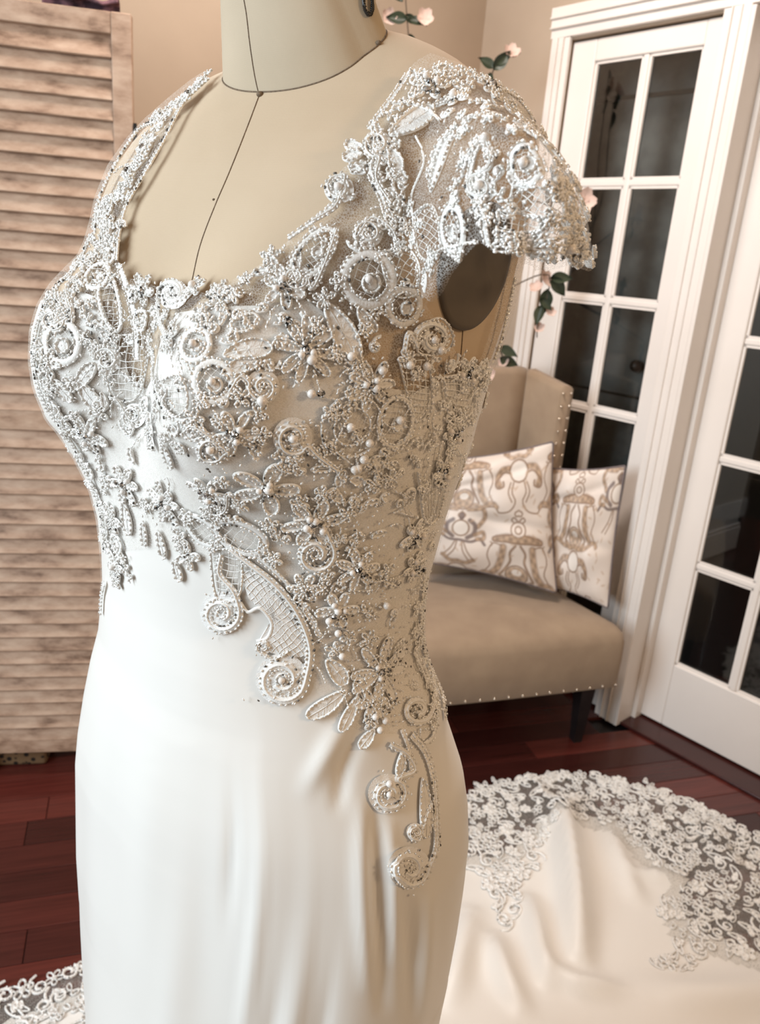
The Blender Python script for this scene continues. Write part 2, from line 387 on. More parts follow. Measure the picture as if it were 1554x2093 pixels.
def french_door(name, s0, s1, z0, z1, d, glass, rows, cols, th=0.035, depth_mid=None):
    "s0<s1 edges, glass=(left s, right s, bottom z, top z); every bar and pane its own piece"
    gs0, gs1, gz0, gz1 = glass
    mb = MB(); mb.box(s0, gs0, d, d + th, z0, z1, 0.002, wall_fr)
    root = mb.build(name, MAT['white'], None, False); root['kind'] = 'structure'
    def part(nm, args, m=MAT['white'], bev=0.004):
        b_ = MB(); b_.box(*args, bev, wall_fr); return b_.build(nm, m, root, False)
    part('stile', (gs1, s1, d, d + th, z0, z1))
    part('top_rail', (gs0, gs1, d, d + th, gz1, z1)); part('bottom_rail', (gs0, gs1, d, d + th, z0, gz0))
    mw = 0.018
    ss = np.linspace(gs0, gs1, cols + 1); zz = np.linspace(gz0, gz1, rows + 1)
    for sm in ss[1:-1]: part('muntin', (sm - mw / 2, sm + mw / 2, d + 0.003, d + th - 0.003, gz0, gz1))
    for zm in zz[1:-1]: part('muntin', (gs0, gs1, d + 0.005, d + th - 0.005, zm - mw / 2, zm + mw / 2))
    # glazing bead round every pane
    for i in range(cols):
        for j in range(rows):
            a, b_, c, e_ = ss[i] + (mw / 2 if i else 0), ss[i + 1] - (mw / 2 if i < cols - 1 else 0), zz[j] + (mw / 2 if j else 0), zz[j + 1] - (mw / 2 if j < rows - 1 else 0)
            w_ = 0.007; g = MB()
            for bx in ((a, a + w_, c, e_), (b_ - w_, b_, c, e_), (a, b_, c, c + w_), (a, b_, e_ - w_, e_)):
                g.box(bx[0], bx[1], d + 0.008, d + 0.016, bx[2], bx[3], fr=wall_fr)
            g.build('glazing_bead', MAT['white'], root, False)
            g = MB(); g.box(a, b_, d + 0.016, d + 0.019, c, e_, fr=wall_fr); g.build('pane', MAT['glass'], root, False)
    return root
french_door('door_1', -0.082, 0.388, 0.012, 2.025, 0.012, (-0.035, 0.304, 0.31, 1.966), 5, 2)
french_door('door_2', -1.14, -0.178, 0.016, 2.025, 0.092, (-0.83, -0.268, 0.232, 2.02 - 0.12), 5, 3)

# rooms behind the glass: a shallow box added to keep the first door's panes dark, and a hall with a wall running away from the second door
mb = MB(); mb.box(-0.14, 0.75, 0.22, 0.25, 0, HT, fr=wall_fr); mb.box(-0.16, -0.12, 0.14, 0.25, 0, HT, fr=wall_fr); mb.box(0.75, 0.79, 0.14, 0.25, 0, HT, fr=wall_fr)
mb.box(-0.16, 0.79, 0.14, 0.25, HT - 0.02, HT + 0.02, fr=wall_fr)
wc = struct('wall_pane_backing', mb, MAT['dark_wall'])
mb = MB()
for a in (0.24, 0.50): mb.box(a, a + 0.005, 0.214, 0.22, 0.1, 1.93, fr=wall_fr)
mb.box(-0.1, 0.7, 0.21, 0.22, 1.90, 1.912, fr=wall_fr); mb.box(-0.1, 0.7, 0.212, 0.22, 1.00, 1.008, fr=wall_fr)
mb.build('panel_strip', MAT['black'], wc, False)
q = on_plane(1300, 748, P0 + WN * 0.19, WN)
b_ = bmesh.new(); bmesh.ops.create_uvsphere(b_, u_segments=16, v_segments=10, radius=0.020); mb = MB(); mb.frombm(b_, lambda v: v + q)
mb.tube([q, q + WN * 0.032], 0.009, 8)
mb.build('knob', MAT['black'], wc)
mb = MB(); mb.box(-2.6, 1.9, 3.9, 4.0, 0, HT, fr=wall_fr); mb.box(-2.7, -2.6, 0.14, 4.0, 0, HT, fr=wall_fr); mb.box(-2.7, 1.9, 0.14, 4.0, HT - 0.05, HT, fr=wall_fr); mb.box(1.8, 1.9, 2.1, 3.9, 0, HT, fr=wall_fr)
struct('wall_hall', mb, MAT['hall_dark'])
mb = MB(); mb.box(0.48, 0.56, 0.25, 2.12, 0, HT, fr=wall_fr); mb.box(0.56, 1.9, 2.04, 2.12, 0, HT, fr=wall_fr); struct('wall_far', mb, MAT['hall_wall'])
mb = MB(); mb.box(0.464, 0.48, 0.25, 2.135, 0, 0.13, 0.004, wall_fr); mb.box(0.468, 0.48, 0.25, 2.13, 0.13, 0.15, 0.004, wall_fr); struct('baseboard_far', mb, MAT['white'])

# ================================================================== LOUVRED SCREEN
sn = np.array([-0.19, 0.98, 0]); sn /= np.linalg.norm(sn); sxv = np.array([sn[1], -sn[0], 0])
so = on_plane(268, 26, np.array([-0.8, 1.75, 0]), sn); so[2] = 0
scr = empty('folding_screen', so, 'tall louvred screen panel in washed pine standing at the left', 'screen')
scr_fr = frame((0, 0, 0), sxv, sn)
def spart(nm, args, m=MAT['pine'], bev=0.002, smooth=False, parent=scr):
    b2 = MB(); b2.box(*args, bev, scr_fr); return b2.build(nm, m, parent, smooth)
ZT, ZB, MT, MBt = 1.80, 0.07, 0.985, 0.935
pw = 0.44; st = 0.040
spart('stile', (-st, 0, 0, 0.026, 0.0, ZT)); spart('stile', (-pw, -pw + st, 0, 0.026, 0.0, ZT))
spart('top_rail', (-pw + st, -st, 0.002, 0.024, ZT - 0.040, ZT)); spart('middle_rail', (-pw + st, -st, 0.002, 0.024, MBt, MT)); spart('bottom_rail', (-pw + st, -st, 0.002, 0.024, ZB, ZB + 0.042))
def slats(z0, z1, n):
    me = None; p = (z1 - z0) / n; L_ = p * 1.36
    b2 = MB(); b2.box(-pw + st, -st, -0.0035, 0.0035, -L_ / 2, L_ / 2, 0.0015, scr_fr)
    me = b2.mesh('louvre_slat', MAT['pine'], False)
    for k in range(n):
        o = link('louvre_slat', me, scr); o.location = Vector(sn * 0.012) + Vector((0, 0, z0 + (k + 0.5) * p))
        o.rotation_mode = 'AXIS_ANGLE'; o.rotation_axis_angle = (math.radians(-19 + random.uniform(-2, 2)), *sxv)
slats(MT, ZT - 0.040, 20); slats(ZB + 0.042, MBt, 22)
b2 = MB(); b2.box(-0.002, 0.004, 0.002, 0.024, 1.565, 1.60, 0.001, scr_fr); b2.tube([scr_fr([0.004, 0.0, 1.565]), scr_fr([0.004, 0.0, 1.60])], 0.004, 8); b2.build('hinge', MAT['brass'], scr, False)

# purple cloth over the back of the screen top
b2 = MB(); u = np.linspace(0, 1, 30); prof = [(-0.004, -0.02), (0.0, 0.012), (0.012, 0.020), (0.026, 0.016), (0.034, -0.03), (0.036, -0.25)]
P = []
for t in u:
    x = -0.175 + 0.150 * t
    P.append([[x, y + 0.003 * math.sin(9 * t + 3 * k), 1.803 + max(z, 0) * (1 + 0.25 * math.sin(14 * t)) + min(z, 0)] for k, (y, z) in enumerate(prof[1:])])
P = np.array(P); b2.grid(scr_fr(P) + so)
cl = b2.build('draped_cloth', MAT['purple']); sm = cl.modifiers.new('thick', 'SOLIDIFY'); sm.thickness = 0.004
tag(cl, 'dark purple printed cloth hanging over the top of the louvred screen', 'cloth')
# leopard box behind the screen
bo = so + sxv * (-0.36) + sn * 0.095; bo[2] = 0.0
lb = empty('storage_box', bo, 'leopard print box on the floor behind the louvred screen', 'box')
b2 = MB(); b2.box(-0.13, 0.10, -0.05, 0.05, 0, 0.17, 0.01, frame((0, 0, 0), sxv, sn)); b2.build('body', MAT['leopard'], lb)
b2 = MB(); b2.box(-0.134, 0.104, -0.054, 0.054, 0.17, 0.20, 0.006, frame((0, 0, 0), sxv, sn)); b2.build('lid', MAT['leopard'], lb)

# ================================================================== SETTEE
LEG = on_z(1178, 1510); LEG[2] = 0
SX, SY = FX, FY
sof = empty('settee', LEG, 'beige linen settee with nailhead trim and dark tapered legs', 'sofa')
sf = frame((0, 0, 0), SX, SY)
E0 = -0.90
# seat: rounded block, right side drawn in towards the back
def seat_mesh():
    nx, ny = 60, 24; P = []
    fr_e, bk_e = 0.078, -0.02
    b2 = MB()
    def ring(z, ins):
        pts = []
        r = 0.03
        f0, f1 = -0.06 + ins, 0.42
        xs0, xs1 = E0 + ins, fr_e - ins
        bk1 = bk_e - ins
        for t in np.linspace(0, 1, 40): pts.append((xs0 + (xs1 - r - xs0) * t, f0 - 0.012 * math.sin(math.pi * t)))
        for a in np.linspace(-math.pi / 2, 0, 8)[1:]: pts.append((xs1 - r + r * math.cos(a), f0 + r + r * math.sin(a)))
        for t in np.linspace(0, 1, 12)[1:]: pts.append((xs1 + (bk1 - xs1) * t, f0 + r + (f1 - f0 - r) * t))
        for t in np.linspace(0, 1, 20)[1:]: pts.append((bk1 + (xs0 - bk1) * t, f1))
        return np.array([[p[0], p[1], z] for p in pts])
    prof = [(0.212, 0.004), (0.213, 0.0), (0.30, -0.001), (0.355, 0.0), (0.378, 0.006), (0.394, 0.022), (0.404, 0.05)]
    R_ = [ring(z, i) for z, i in prof]
    R_.append(R_[-1] * 1.0); c = R_[-1].mean(0)
    for k, h in ((0.6, 0.416), (0.25, 0.424), (0.0, 0.426)):
        q = c + (R_[-2] - c) * k; q[:, 2] = h; R_.append(q)
    R_.pop(len(prof))
    bt = R_[0].copy(); bc = bt.mean(0); R_.insert(0, bc + (bt - bc) * 0.0)
    b2.grid(sf(np.array(R_)), False, True); return b2
seat_mesh().build('seat', MAT['linen'], sof)
nm = bmesh.new(); bmesh.ops.create_uvsphere(nm, u_segments=10, v_segments=6, radius=0.0042); b2 = MB(); b2.frombm(nm); nail_me = b2.mesh('nailhead', MAT['nail'])
for e in np.arange(0.060, -0.86, -0.0445):
    t = (e - E0) / (0.078 - 0.03 - E0)
    o = link('nailhead', nail_me, sof); o.location = sf([e, -0.060 - 0.012 * math.sin(math.pi * min(1, t)) , 0.220])
def leg_part(e, d):
    b2 = MB(); P = []
    for z, h in ((0.0, 0.014), (0.10, 0.019), (0.216, 0.026)):
        P.append([[e - h, d - h, z], [e + h * 0.9, d - h, z], [e + h * 0.9, d + h, z], [e - h, d + h, z]])
    P = np.array(P); c0 = P[0].mean(0); c1 = P[-1].mean(0)
    P = np.concatenate([[np.tile(c0, (4, 1))], P, [np.tile(c1, (4, 1))]])
    b2.grid(sf(P), False, True); b2.build('leg', MAT['espresso'], sof, False)
for e, d in ((-0.005, -0.005), (-0.82, -0.005), (-0.07, 0.40), (-0.82, 0.40)): leg_part(e, d)
# back panel and flared wing
def slab(nmv, corners, z0, zt0, zt1, th, bulge=0.01):
    "upright cushion between two plan points, thickness to its rear"
    a, c = np.array(corners[0]), np.array(corners[1]); d = (c - a) / np.linalg.norm(c - a); n_ = np.array([d[1], -d[0]])
    b2 = MB(); rows = []
    uu = np.linspace(0, 1, 14)
    for u_ in uu:
        p = a + (c - a) * u_; zt = zt0 + (zt1 - zt0) * u_
        prof = [(0.0, z0), (bulge * 0.6, z0 + (zt - z0) * 0.25), (bulge, z0 + (zt - z0) * 0.6), (bulge * 0.5, zt - 0.02), (-0.004, zt - 0.004), (-0.014, zt), (-th + 0.01, zt), (-th, zt - 0.008), (-th, z0)]
        rows.append([[*(p + n_ * q_), z] for q_, z in prof])
    P = np.array(rows); P = np.concatenate([[np.tile(P[0].mean(0), (P.shape[1], 1))], P, [np.tile(P[-1].mean(0), (P.shape[1], 1))]])
    b2.grid(sf(P), False, True); return b2
slab('back', ((E0, 0.40), (-0.125, 0.40)), 0.25, 1.065, 1.083, 0.07).build('backrest', MAT['linen'], sof)
slab('wing', ((-0.130, 0.40), (-0.090, 0.24)), 0.25, 1.083, 1.055, 0.046, 0.004).build('wing', MAT['linen'], sof)
slab('wing', ((E0 + 0.07, 0.24), (E0 + 0.02, 0.40)), 0.25, 1.055, 1.075, 0.046, 0.004).build('wing', MAT['linen'], sof)
a = np.array([-0.090, 0.24]); c = np.array([-0.130, 0.40]); d = (a - c) / np.linalg.norm(a - c); n_ = np.array([-d[1], d[0]])
if n_[0] < 0: n_ = -n_
for k, z in enumerate(np.arange(1.035, 0.62, -0.038)):
    for off in (0.006, 0.038):
        o = link('nailhead', nail_me, sof); pp = a + n_ * off + d * 0.001; o.location = sf([pp[0], pp[1], z])

# cushions: damask print computed into the vertex colours
def damask(U, V, seed):
    "ivory ground with tan scrollwork; U,V 0..1"
    ground = np.array([0.74, 0.66, 0.60]); tan = np.array([0.27, 0.17, 0.11]); gold = np.array([0.50, 0.355, 0.245]); grey = np.array([0.17, 0.125, 0.115])
    col = np.tile(ground, U.shape + (1,)).astype(float)
    col *= (1 + 0.05 * np.sin(U * 260) * np.sin(V * 260))[..., None]
    def paint(x, y, polys, w, c, fillp=()):
        dm = np.full(x.shape, 9.0)
        for pl in polys:
            pl = np.asarray(pl, float)
            for (x1, y1), (x2, y2) in zip(pl[:-1], pl[1:]):
                dx, dy = x2 - x1, y2 - y1; t = np.clip(((x - x1) * dx + (y - y1) * dy) / (dx * dx + dy * dy + 1e-9), 0, 1)
                dm = np.minimum(dm, np.hypot(x - x1 - t * dx, y - y1 - t * dy))
        a_ = np.clip((w - dm) / (w * 0.5), 0, 1)[..., None]
        return a_
    def spiral(cx, cy, r, a0, turns, n=26, shrink=0.25):
        t = np.linspace(0, 1, n); rr = r * (1 - (1 - shrink) * t); an = a0 + turns * 2 * np.pi * t
        return np.stack([cx + rr * np.cos(an), cy + rr * np.sin(an)], 1)
    def circ_(cx, cy, r): t = np.linspace(0, 2 * np.pi, 22); return np.stack([cx + r * np.cos(t), cy + r * np.sin(t)], 1)
    def sp(pts, n=18): return smooth_path(np.array(pts, float), n)
    pale = np.array([0.82, 0.77, 0.72])
    def disc(x, y, cx, cy, rx, ry): return np.clip((1 - np.hypot((x - cx) / rx, (y - cy) / ry)) / 0.12, 0, 1)[..., None]
    A_ = [('d', gold, 0, -.215, .085, .08), ('l', tan, .010, [circ_(0, .145, .058), circ_(0, .145, .026), sp([(.0, .20), (.035, .235), (.055, .215), (.04, .20)]), sp([(.0, .29), (.03, .27), (.02, .245), (0, .25)])]),
          ('l', gold, .026, [sp([(0, .062), (.10, .07), (.185, .06)]), sp([(0, .075), (.08, .095), (.16, .075)])]), ('l', tan, .010, [sp([(0, .048), (.10, .05), (.19, .045), (.195, .075), (.16, .088), (.05, .11)])]),
          ('l', gold, .036, [sp([(.115, .01), (.125, -.08), (.15, -.18), (.19, -.24)])]), ('l', tan, .017, [sp([(.02, .03), (.06, -.03), (.055, -.10), (.10, -.19), (.13, -.24)])]), ('l', tan, .009, [sp([(.13, .02), (.19, .03), (.22, -.01), (.235, -.08), (.21, -.16), (.24, -.22)]), sp([(.22, -.01), (.20, .02), (.215, .035)])]),
          ('l', tan, .010, [circ_(0, -.215, .085)]), ('l', gold, .020, [sp([(.05, -.30), (.14, -.29), (.24, -.24), (.28, -.27)])]), ('d', pale, 0, -.19, .04, .03)]
    B_ = [('l', gold, .022, [sp([(.03, .20), (.10, .22), (.17, .19), (.19, .12), (.14, .04)])]), ('l', grey, .030, [sp([(.07, .09), (.115, .05), (.11, -.02), (.06, -.06)])]), ('l', grey, .020, [sp([(0, -.085), (.09, -.09), (.16, -.06), (.20, -.10)])]), ('l', gold, .018, [sp([(.12, -.03), (.18, 0.0), (.19, -.05), (.14, -.06)])]),
          ('d', pale, 0, .02, .068, .085), ('l', tan, .012, [circ_(0, .02, .068), sp([(0, .10), (.03, .13), (0, .16)])]), ('d', grey, 0, .12, .025, .035), ('l', tan, .010, [sp([(.02, -.10), (.035, -.18), (.09, -.27)]), sp([(.035, -.10), (.07, -.18), (.13, -.26)])])]
    C_ = [('l', gold, .030, [sp([(.09, .08), (.15, .07), (.185, .0), (.165, -.045)])]), ('l', tan, .013, [sp([(.06, .03), (.12, .05), (.16, .02), (.20, -.03), (.18, -.07), (.13, -.055), (.135, -.02)])]), ('d', pale, 0, .05, .075, .075), ('l', tan, .012, [sp([(.0, .14), (.05, .12), (.08, .06), (.05, -.01), (0, -.03)])]),
          ('l', gold, .022, [sp([(0, .17), (.06, .16), (.12, .20)])]), ('l', tan, .010, [sp([(.045, -.03), (.06, -.10), (.03, -.17), (.08, -.24), (.17, -.25), (.18, -.21), (.26, -.21)]), sp([(.07, -.03), (.09, -.10), (.06, -.17)])])]
    for mot, cu, cv in [(k, u0 + seed[0], v0 + seed[1]) for k, u0, v0 in ((A_, .0, .0), (C_, .0, .52), (B_, -.46, .10), (A_, -.46, .58), (B_, .46, .10), (A_, .46, .58), (C_, 0, -.46), (B_, -.46, -.88), (C_, -.46, -.35), (A_, 0, -.98), (B_, 0, .98))]:
        x = np.abs(U - cu); y = V - cv; near = (x < .34) & (np.abs(y) < .36)
        if not near.any(): continue
        xx, yy = x[near], y[near]; cc = col[near]
        for it in mot:
            if it[0] == 'd': a_ = disc(xx, yy, *it[2:])
            else:
                a_ = paint(xx, yy, it[3], it[2] * .78, None)
                if it[1] is gold: b0_ = paint(xx, yy, it[3], it[2] * .78 + .009, None); cc = cc * (1 - b0_ * .75) + tan * b0_ * .75
            tone = (0.84 + 0.30 * np.sin(xx * 95 + 30 * yy) * np.sin(yy * 80 - 20 * xx))[..., None] if it[1] is gold else 1.0  # ripples in the gold's colour imitate shading
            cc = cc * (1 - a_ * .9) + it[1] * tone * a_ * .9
        col[near] = cc
    for k_ in range(60):   # small leaf flecks between the large figures
        fx, fy, fa = rng.random(), rng.random(), rng.uniform(0, 6.28); x = (U - fx) * math.cos(fa) + (V - fy) * math.sin(fa); y = -(U - fx) * math.sin(fa) + (V - fy) * math.cos(fa)
        a_ = np.clip((1 - np.hypot(x / .030, y / .010)) / .4, 0, 1)[..., None] * .55; col = col * (1 - a_) + gold * a_
    return np.clip(col, 0, 1)
def cushion(name, label, corners, thick, seed, group):
    "corners: four world points (bl, br, tr, tl) of the face plane"
    n = 190; bl, br, tr, tl = [np.array(p, float) for p in corners]
    u = np.linspace(0, 1, n); U, V = np.meshgrid(u, u, indexing='ij')
    base = bl + 0 * U[..., None]
    base = (bl * ((1 - U) * (1 - V))[..., None] + br * (U * (1 - V))[..., None] + tr * (U * V)[..., None] + tl * ((1 - U) * V)[..., None])
    nrm = np.cross(br - bl, tl - bl); nrm /= np.linalg.norm(nrm)
    cx = ((U - 0.5) * 2); cy = ((V - 0.5) * 2)
    puff = np.clip((1 - np.abs(cx) ** 2.6) * (1 - np.abs(cy) ** 2.6), 0, 1) ** 0.55
    ctr = base.mean((0, 1)); pin = 1 - 0.055 * ((1 - cx ** 2) * np.abs(cy) ** 3 + (1 - cy ** 2) * np.abs(cx) ** 3)
    wob = 0.007 * np.sin(5 * cx + 3 * cy) * puff + 0.004 * np.sin(9 * cy - 4 * cx) * puff - 0.010 * np.exp(-((cy + 0.05 + 0.12 * cx) / 0.09) ** 2) * puff * np.clip(cx + .8, 0, 1) - 0.006 * np.exp(-((cy - 0.62 - 0.2 * cx) / 0.07) ** 2) * puff
    root = empty(name, ctr.tolist(), label, 'cushion', group)
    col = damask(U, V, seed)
    for sgn, nm_ in ((1, 'front_cover'), (-1, 'back_cover')):
        P = ctr + (base - ctr) * pin[..., None] + nrm * (sgn * (thick / 2 * puff + wob))[..., None] - ctr
        b2 = MB(); b2.grid(P if sgn > 0 else P[::-1]); me = b2.mesh(nm_, MAT['damask'])
        cc = np.ones((n * n, 4), np.float32); cc[:, :3] = (col if sgn > 0 else col[::-1]).reshape(-1, 3)
        ca = me.color_attributes.new('print', 'FLOAT_COLOR', 'POINT'); ca.data.foreach_set('color', cc.ravel())
        link(nm_, me, root)
    E = ctr + (base - ctr) * pin[..., None] - ctr
    loop = np.concatenate([E[:, 0], E[-1, 1:], E[-2::-1, -1], E[0, -2:0:-1]])[::4]
    b2 = MB(); b2.tube(loop, 0.0035, 6, True); b2.build('piping', MAT['pipe'], root)
    return root
def sof_w(e, d, z): return LEG + sf([e, d, z])
def pix_d(px, py, d): return on_plane(px, py, LEG + SY * d, SY)
c1 = [pix_d(868, 1148, 0.30), pix_d(1138, 1212, 0.12), pix_d(1131, 903, 0.21), pix_d(905, 940, 0.34)]
c2 = [pix_d(1105, 1195, 0.22), pix_d(1243, 1243, 0.035), pix_d(1279, 952, 0.11), pix_d(1112, 955, 0.25)]
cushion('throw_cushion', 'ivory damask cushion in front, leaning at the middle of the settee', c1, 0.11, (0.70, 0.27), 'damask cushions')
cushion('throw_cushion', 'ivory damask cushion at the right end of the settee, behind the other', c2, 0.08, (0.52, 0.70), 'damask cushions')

# ================================================================== FAUX FLOWER BRANCH in a floor vase in the corner
VB = np.array([0.16, 2.66, 0.0])
vs = empty('floor_vase', VB, 'tall pale vase in the room corner behind the settee', 'vase')
a = np.linspace(0, 2 * np.pi, 28, endpoint=False)
pr = [(0.0, 0.0), (0.07, 0.0), (0.09, 0.10), (0.085, 0.35), (0.05, 0.55), (0.055, 0.62), (0.046, 0.62), (0.042, 0.55), (0.07, 0.3), (0.0, 0.05)]
b2 = MB(); b2.grid(np.array([[[r * math.cos(t), r * math.sin(t), z] for t in a] for r, z in pr]), False, True); b2.build('vase_body', MAT['vase'], vs)
br = empty('flower_branch', VB + np.array([0, 0, 0.06]), 'faux branch with dark leaves and pale pink blossoms in the corner', 'plant')
BO = VB + np.array([0, 0, 0.06])
def leaf_mesh(L_, W_):
    u = np.linspace(0, 1, 9); b2 = MB()
    P = [[[t * L_, s_ * W_ * math.sin(math.pi * t ** 0.8) * 0.5, 0.25 * W_ * abs(s_) - 0.25 * L_ * t * t] for s_ in (-1, -0.5, 0, 0.5, 1)] for t in u]
    b2.grid(np.array(P)); return b2.mesh('leaf', MAT['leaf'])
leaf_me = leaf_mesh(0.065, 0.036)
def blossom_mesh():
    b2 = MB()
    for k in range(5):
        an = k * 2 * math.pi / 5; u = np.linspace(0, 1, 6)
        P = np.array([[[t * 0.024, s_ * 0.013 * math.sin(math.pi * min(1, 0.15 + 0.75 * t)), 0.012 * t * t + 0.004 * abs(s_)] for s_ in (-1, 0, 1)] for t in u])
        c, s2 = math.cos(an), math.sin(an); Q = P.copy(); Q[..., 0] = P[..., 0] * c - P[..., 1] * s2; Q[..., 1] = P[..., 0] * s2 + P[..., 1] * c
        b2.grid(Q)
    return b2.mesh('blossom', MAT['petal'])
blos_me = blossom_mesh()
def stem(pix, y, leaves, blossoms, start):
    Y = np.array([0, y, 0]); n_ = np.array([0, 1.0, 0])
    st_ = np.asarray(start); pts = [st_, st_ + np.array([0, 0, 0.35]), st_ + np.array([0.01, -0.03, 0.68])] + [on_plane(px, py, Y, n_) for px, py in pix]
    P = smooth_path(np.array(pts), 60) - BO
    b2 = MB(); b2.tube(P, np.linspace(0.004, 0.0018, 60), 6); b2.build('stem', MAT['stem'], br)
    for (px, py, dirx, diry, sc_) in leaves:
        p = on_plane(px, py, Y, n_); q = on_plane(px + dirx, py + diry, Y, n_)
        o = link('leaf', leaf_me, br); x = Vector(q - p).normalized(); x = (x + Vector((0, -0.35 * random.random(), 0))).normalized()
        nn = Vector((random.uniform(-.5, .5), -1, random.uniform(-.2, .6))); nn = (nn - x * nn.dot(x)).normalized(); yv = nn.cross(x)
        M = Matrix((x, yv, nn)).transposed(); o.location = Vector(p - BO); o.rotation_euler = M.to_euler(); o.scale = (sc_,) * 3
    for (px, py, sc_) in blossoms:
        p = on_plane(px, py, Y, n_); o = link('blossom', blos_me, br); o.location = Vector(p - BO); o.scale = (sc_,) * 3
        o.rotation_euler = (random.uniform(0.7, 1.7), random.uniform(-.5, .5), random.uniform(-.6, .6))
tp = BO + np.array([0, 0, 0.55])
stem([(900, 480), (850, 200), (835, 70), (828, -20)], 2.5, [(832, 40, -45, -4, .9), (835, 42, 40, 8, .8), (822, 5, -20, -25, .7), (838, 70, 8, 40, .7), (830, 30, 22, 20, .6)], [(868, 38, 1.0), (795, 35, .9)], tp)
stem([(985, 400), (1000, 200), (1010, 140), (1032, 118)], 2.5, [(1010, 140, -30, -22, .8), (1008, 142, 28, -28, 1.0), (1004, 150, -8, 34, .75), (1015, 132, 22, -14, .7)], [(1045, 110, 1.0), (1052, 116, .8)], tp)
stem([(960, 640), (1050, 585), (1120, 560), (1118, 610), (1100, 660), (1098, 690)], 2.42, [(1128, 565, 20, 30, 1.1), (1120, 590, -6, 42, 1.1), (1108, 625, -14, 36, .9), (1125, 570, 28, -2, 1.0), (1108, 610, 20, 26, .7)], [(1112, 572, 1.1), (1098, 590, .9), (1125, 640, .7), (1104, 672, .7)], tp)
stem([(1060, 420), (1160, 440), (1185, 418)], 2.42, [(1165, 445, 10, 24, .6)], [(1190, 412, 1.5), (1184, 425, 1.1)], tp)
stem([(990, 690), (1020, 715), (1030, 735)], 2.30, [(1020, 712, 34, 12, .9), (1022, 730, 34, 16, .9)], [(1003, 765, .9), (1030, 742, .7)], tp)

# ================================================================== DRESS FORM
PSI = math.radians(40)
AX = np.array([-0.080, 0.615, 0.0])
LV = np.array([math.cos(PSI), -math.sin(PSI), 0])       # towards the form's left arm
FV = np.array([-math.sin(PSI), -math.cos(PSI), 0])      # the way the form faces
ZU = np.array([0, 0, 1.0])
XL = np.array([(60, 470), (120, 466), (140, 463), (150, 457), (158, 440), (170, 415), (185, 390), (215, 352), (260, 300), (290, 272), (345, 232), (410, 206), (450, 198), (500, 184), (530, 170), (560, 140), (590, 112), (630, 88), (680, 74), (740, 72), (790, 80), (850, 104), (880, 130), (930, 162), (990, 192), (1050, 208), (1120, 217), (1180, 219), (1230, 216), (1290, 211), (1350, 196), (1420, 183), (1500, 172), (1560, 168), (1640, 170), (1750, 172), (1850, 178), (1950, 180), (2093, 183), (2400, 180)], float)
XR = np.array([(0, 755), (40, 768), (60, 778), (76, 790), (84, 804), (92, 860), (110, 905), (130, 940), (180, 1005), (235, 1065), (290, 1098), (340, 1103), (400, 1092), (480, 1072), (560, 1052), (640, 1036), (700, 1016), (745, 1000), (790, 987), (850, 970), (905, 955), (950, 940), (1000, 920), (1060, 900), (1120, 884), (1170, 870), (1230, 862), (1300, 858), (1340, 862), (1390, 880), (1430, 898), (1480, 905), (1510, 915), (1580, 938), (1650, 948), (1720, 950), (1800, 940), (1880, 928), (1950, 915), (2020, 900), (2093, 885), (2400, 830)], float)
TAB = np.array([  # z, half width, front depth, back depth, squareness
    (0.02, .26, .25, .30, 2.0), (0.40, .205, .16, .20, 2.0), (0.60, .195, .135, .15, 2.0), (0.85, .19, .122, .135, 2.05), (0.95, .178, .118, .125, 2.05), (1.05, .14, .100, .100, 2.05), (1.10, .128, .094, .092, 2.05),
    (1.17, .137, .100, .100, 2.1), (1.25, .152, .104, .112, 2.3), (1.32, .156, .102, .112, 2.6), (1.38, .157, .092, .104, 2.8), (1.42, .155, .078, .092, 2.6), (1.445, .148, .066, .082, 2.3),
    (1.465, .128, .056, .072, 2.1), (1.485, .098, .046, .062, 2.0), (1.50, .070, .038, .054, 2.0), (1.515, .050, .03, .046, 2.0), (1.53, .03, .02, .03, 2.0)])
NZ, NA = 300, 240
Zl = np.concatenate([np.linspace(0.02, 0.60, 40, endpoint=False), np.linspace(0.60, 1.53, NZ - 40)])
TH = np.linspace(0, 2 * np.pi, NA, endpoint=False)      # 0 = front, growing towards the left arm
def gsm(a, s):
    k = np.arange(-3 * s, 3 * s + 1); w_ = np.exp(-k ** 2 / (2 * s * s)); w_ /= w_.sum()
    return np.convolve(np.pad(a, 3 * s, mode='edge'), w_, mode='valid')
def tabv(c): return gsm(np.interp(Zl, TAB[:, 0], TAB[:, c]), 5)
Wd, Df, Db, Sq = [tabv(c) for c in (1, 2, 3, 4)]
sn_, cs_ = np.sin(TH), np.cos(TH)
pw_ = (2 / Sq)[:, None]
lx = Wd[:, None] * np.sign(sn_) * np.abs(sn_) ** pw_
ly = np.where(cs_ > 0, Df[:, None], Db[:, None]) * np.sign(cs_) * np.abs(cs_) ** pw_
frontw = np.clip(cs_, 0, 1)[None, :] ** 0.5
for bx in (-0.088, 0.088):
    dz = Zl[:, None] - 1.275
    zz_ = np.where(dz > 0, dz / 0.085, dz / 0.058)
    ly += 0.050 * np.exp(-((lx - bx) / 0.058) ** 2 - zz_ ** 2) * frontw
ly += -0.006 * np.exp(-(lx / 0.02) ** 2 - ((Zl[:, None] - 1.27) / 0.06) ** 2) * frontw
BODY = AX + lx[..., None] * LV + ly[..., None] * FV + Zl[:, None, None] * ZU
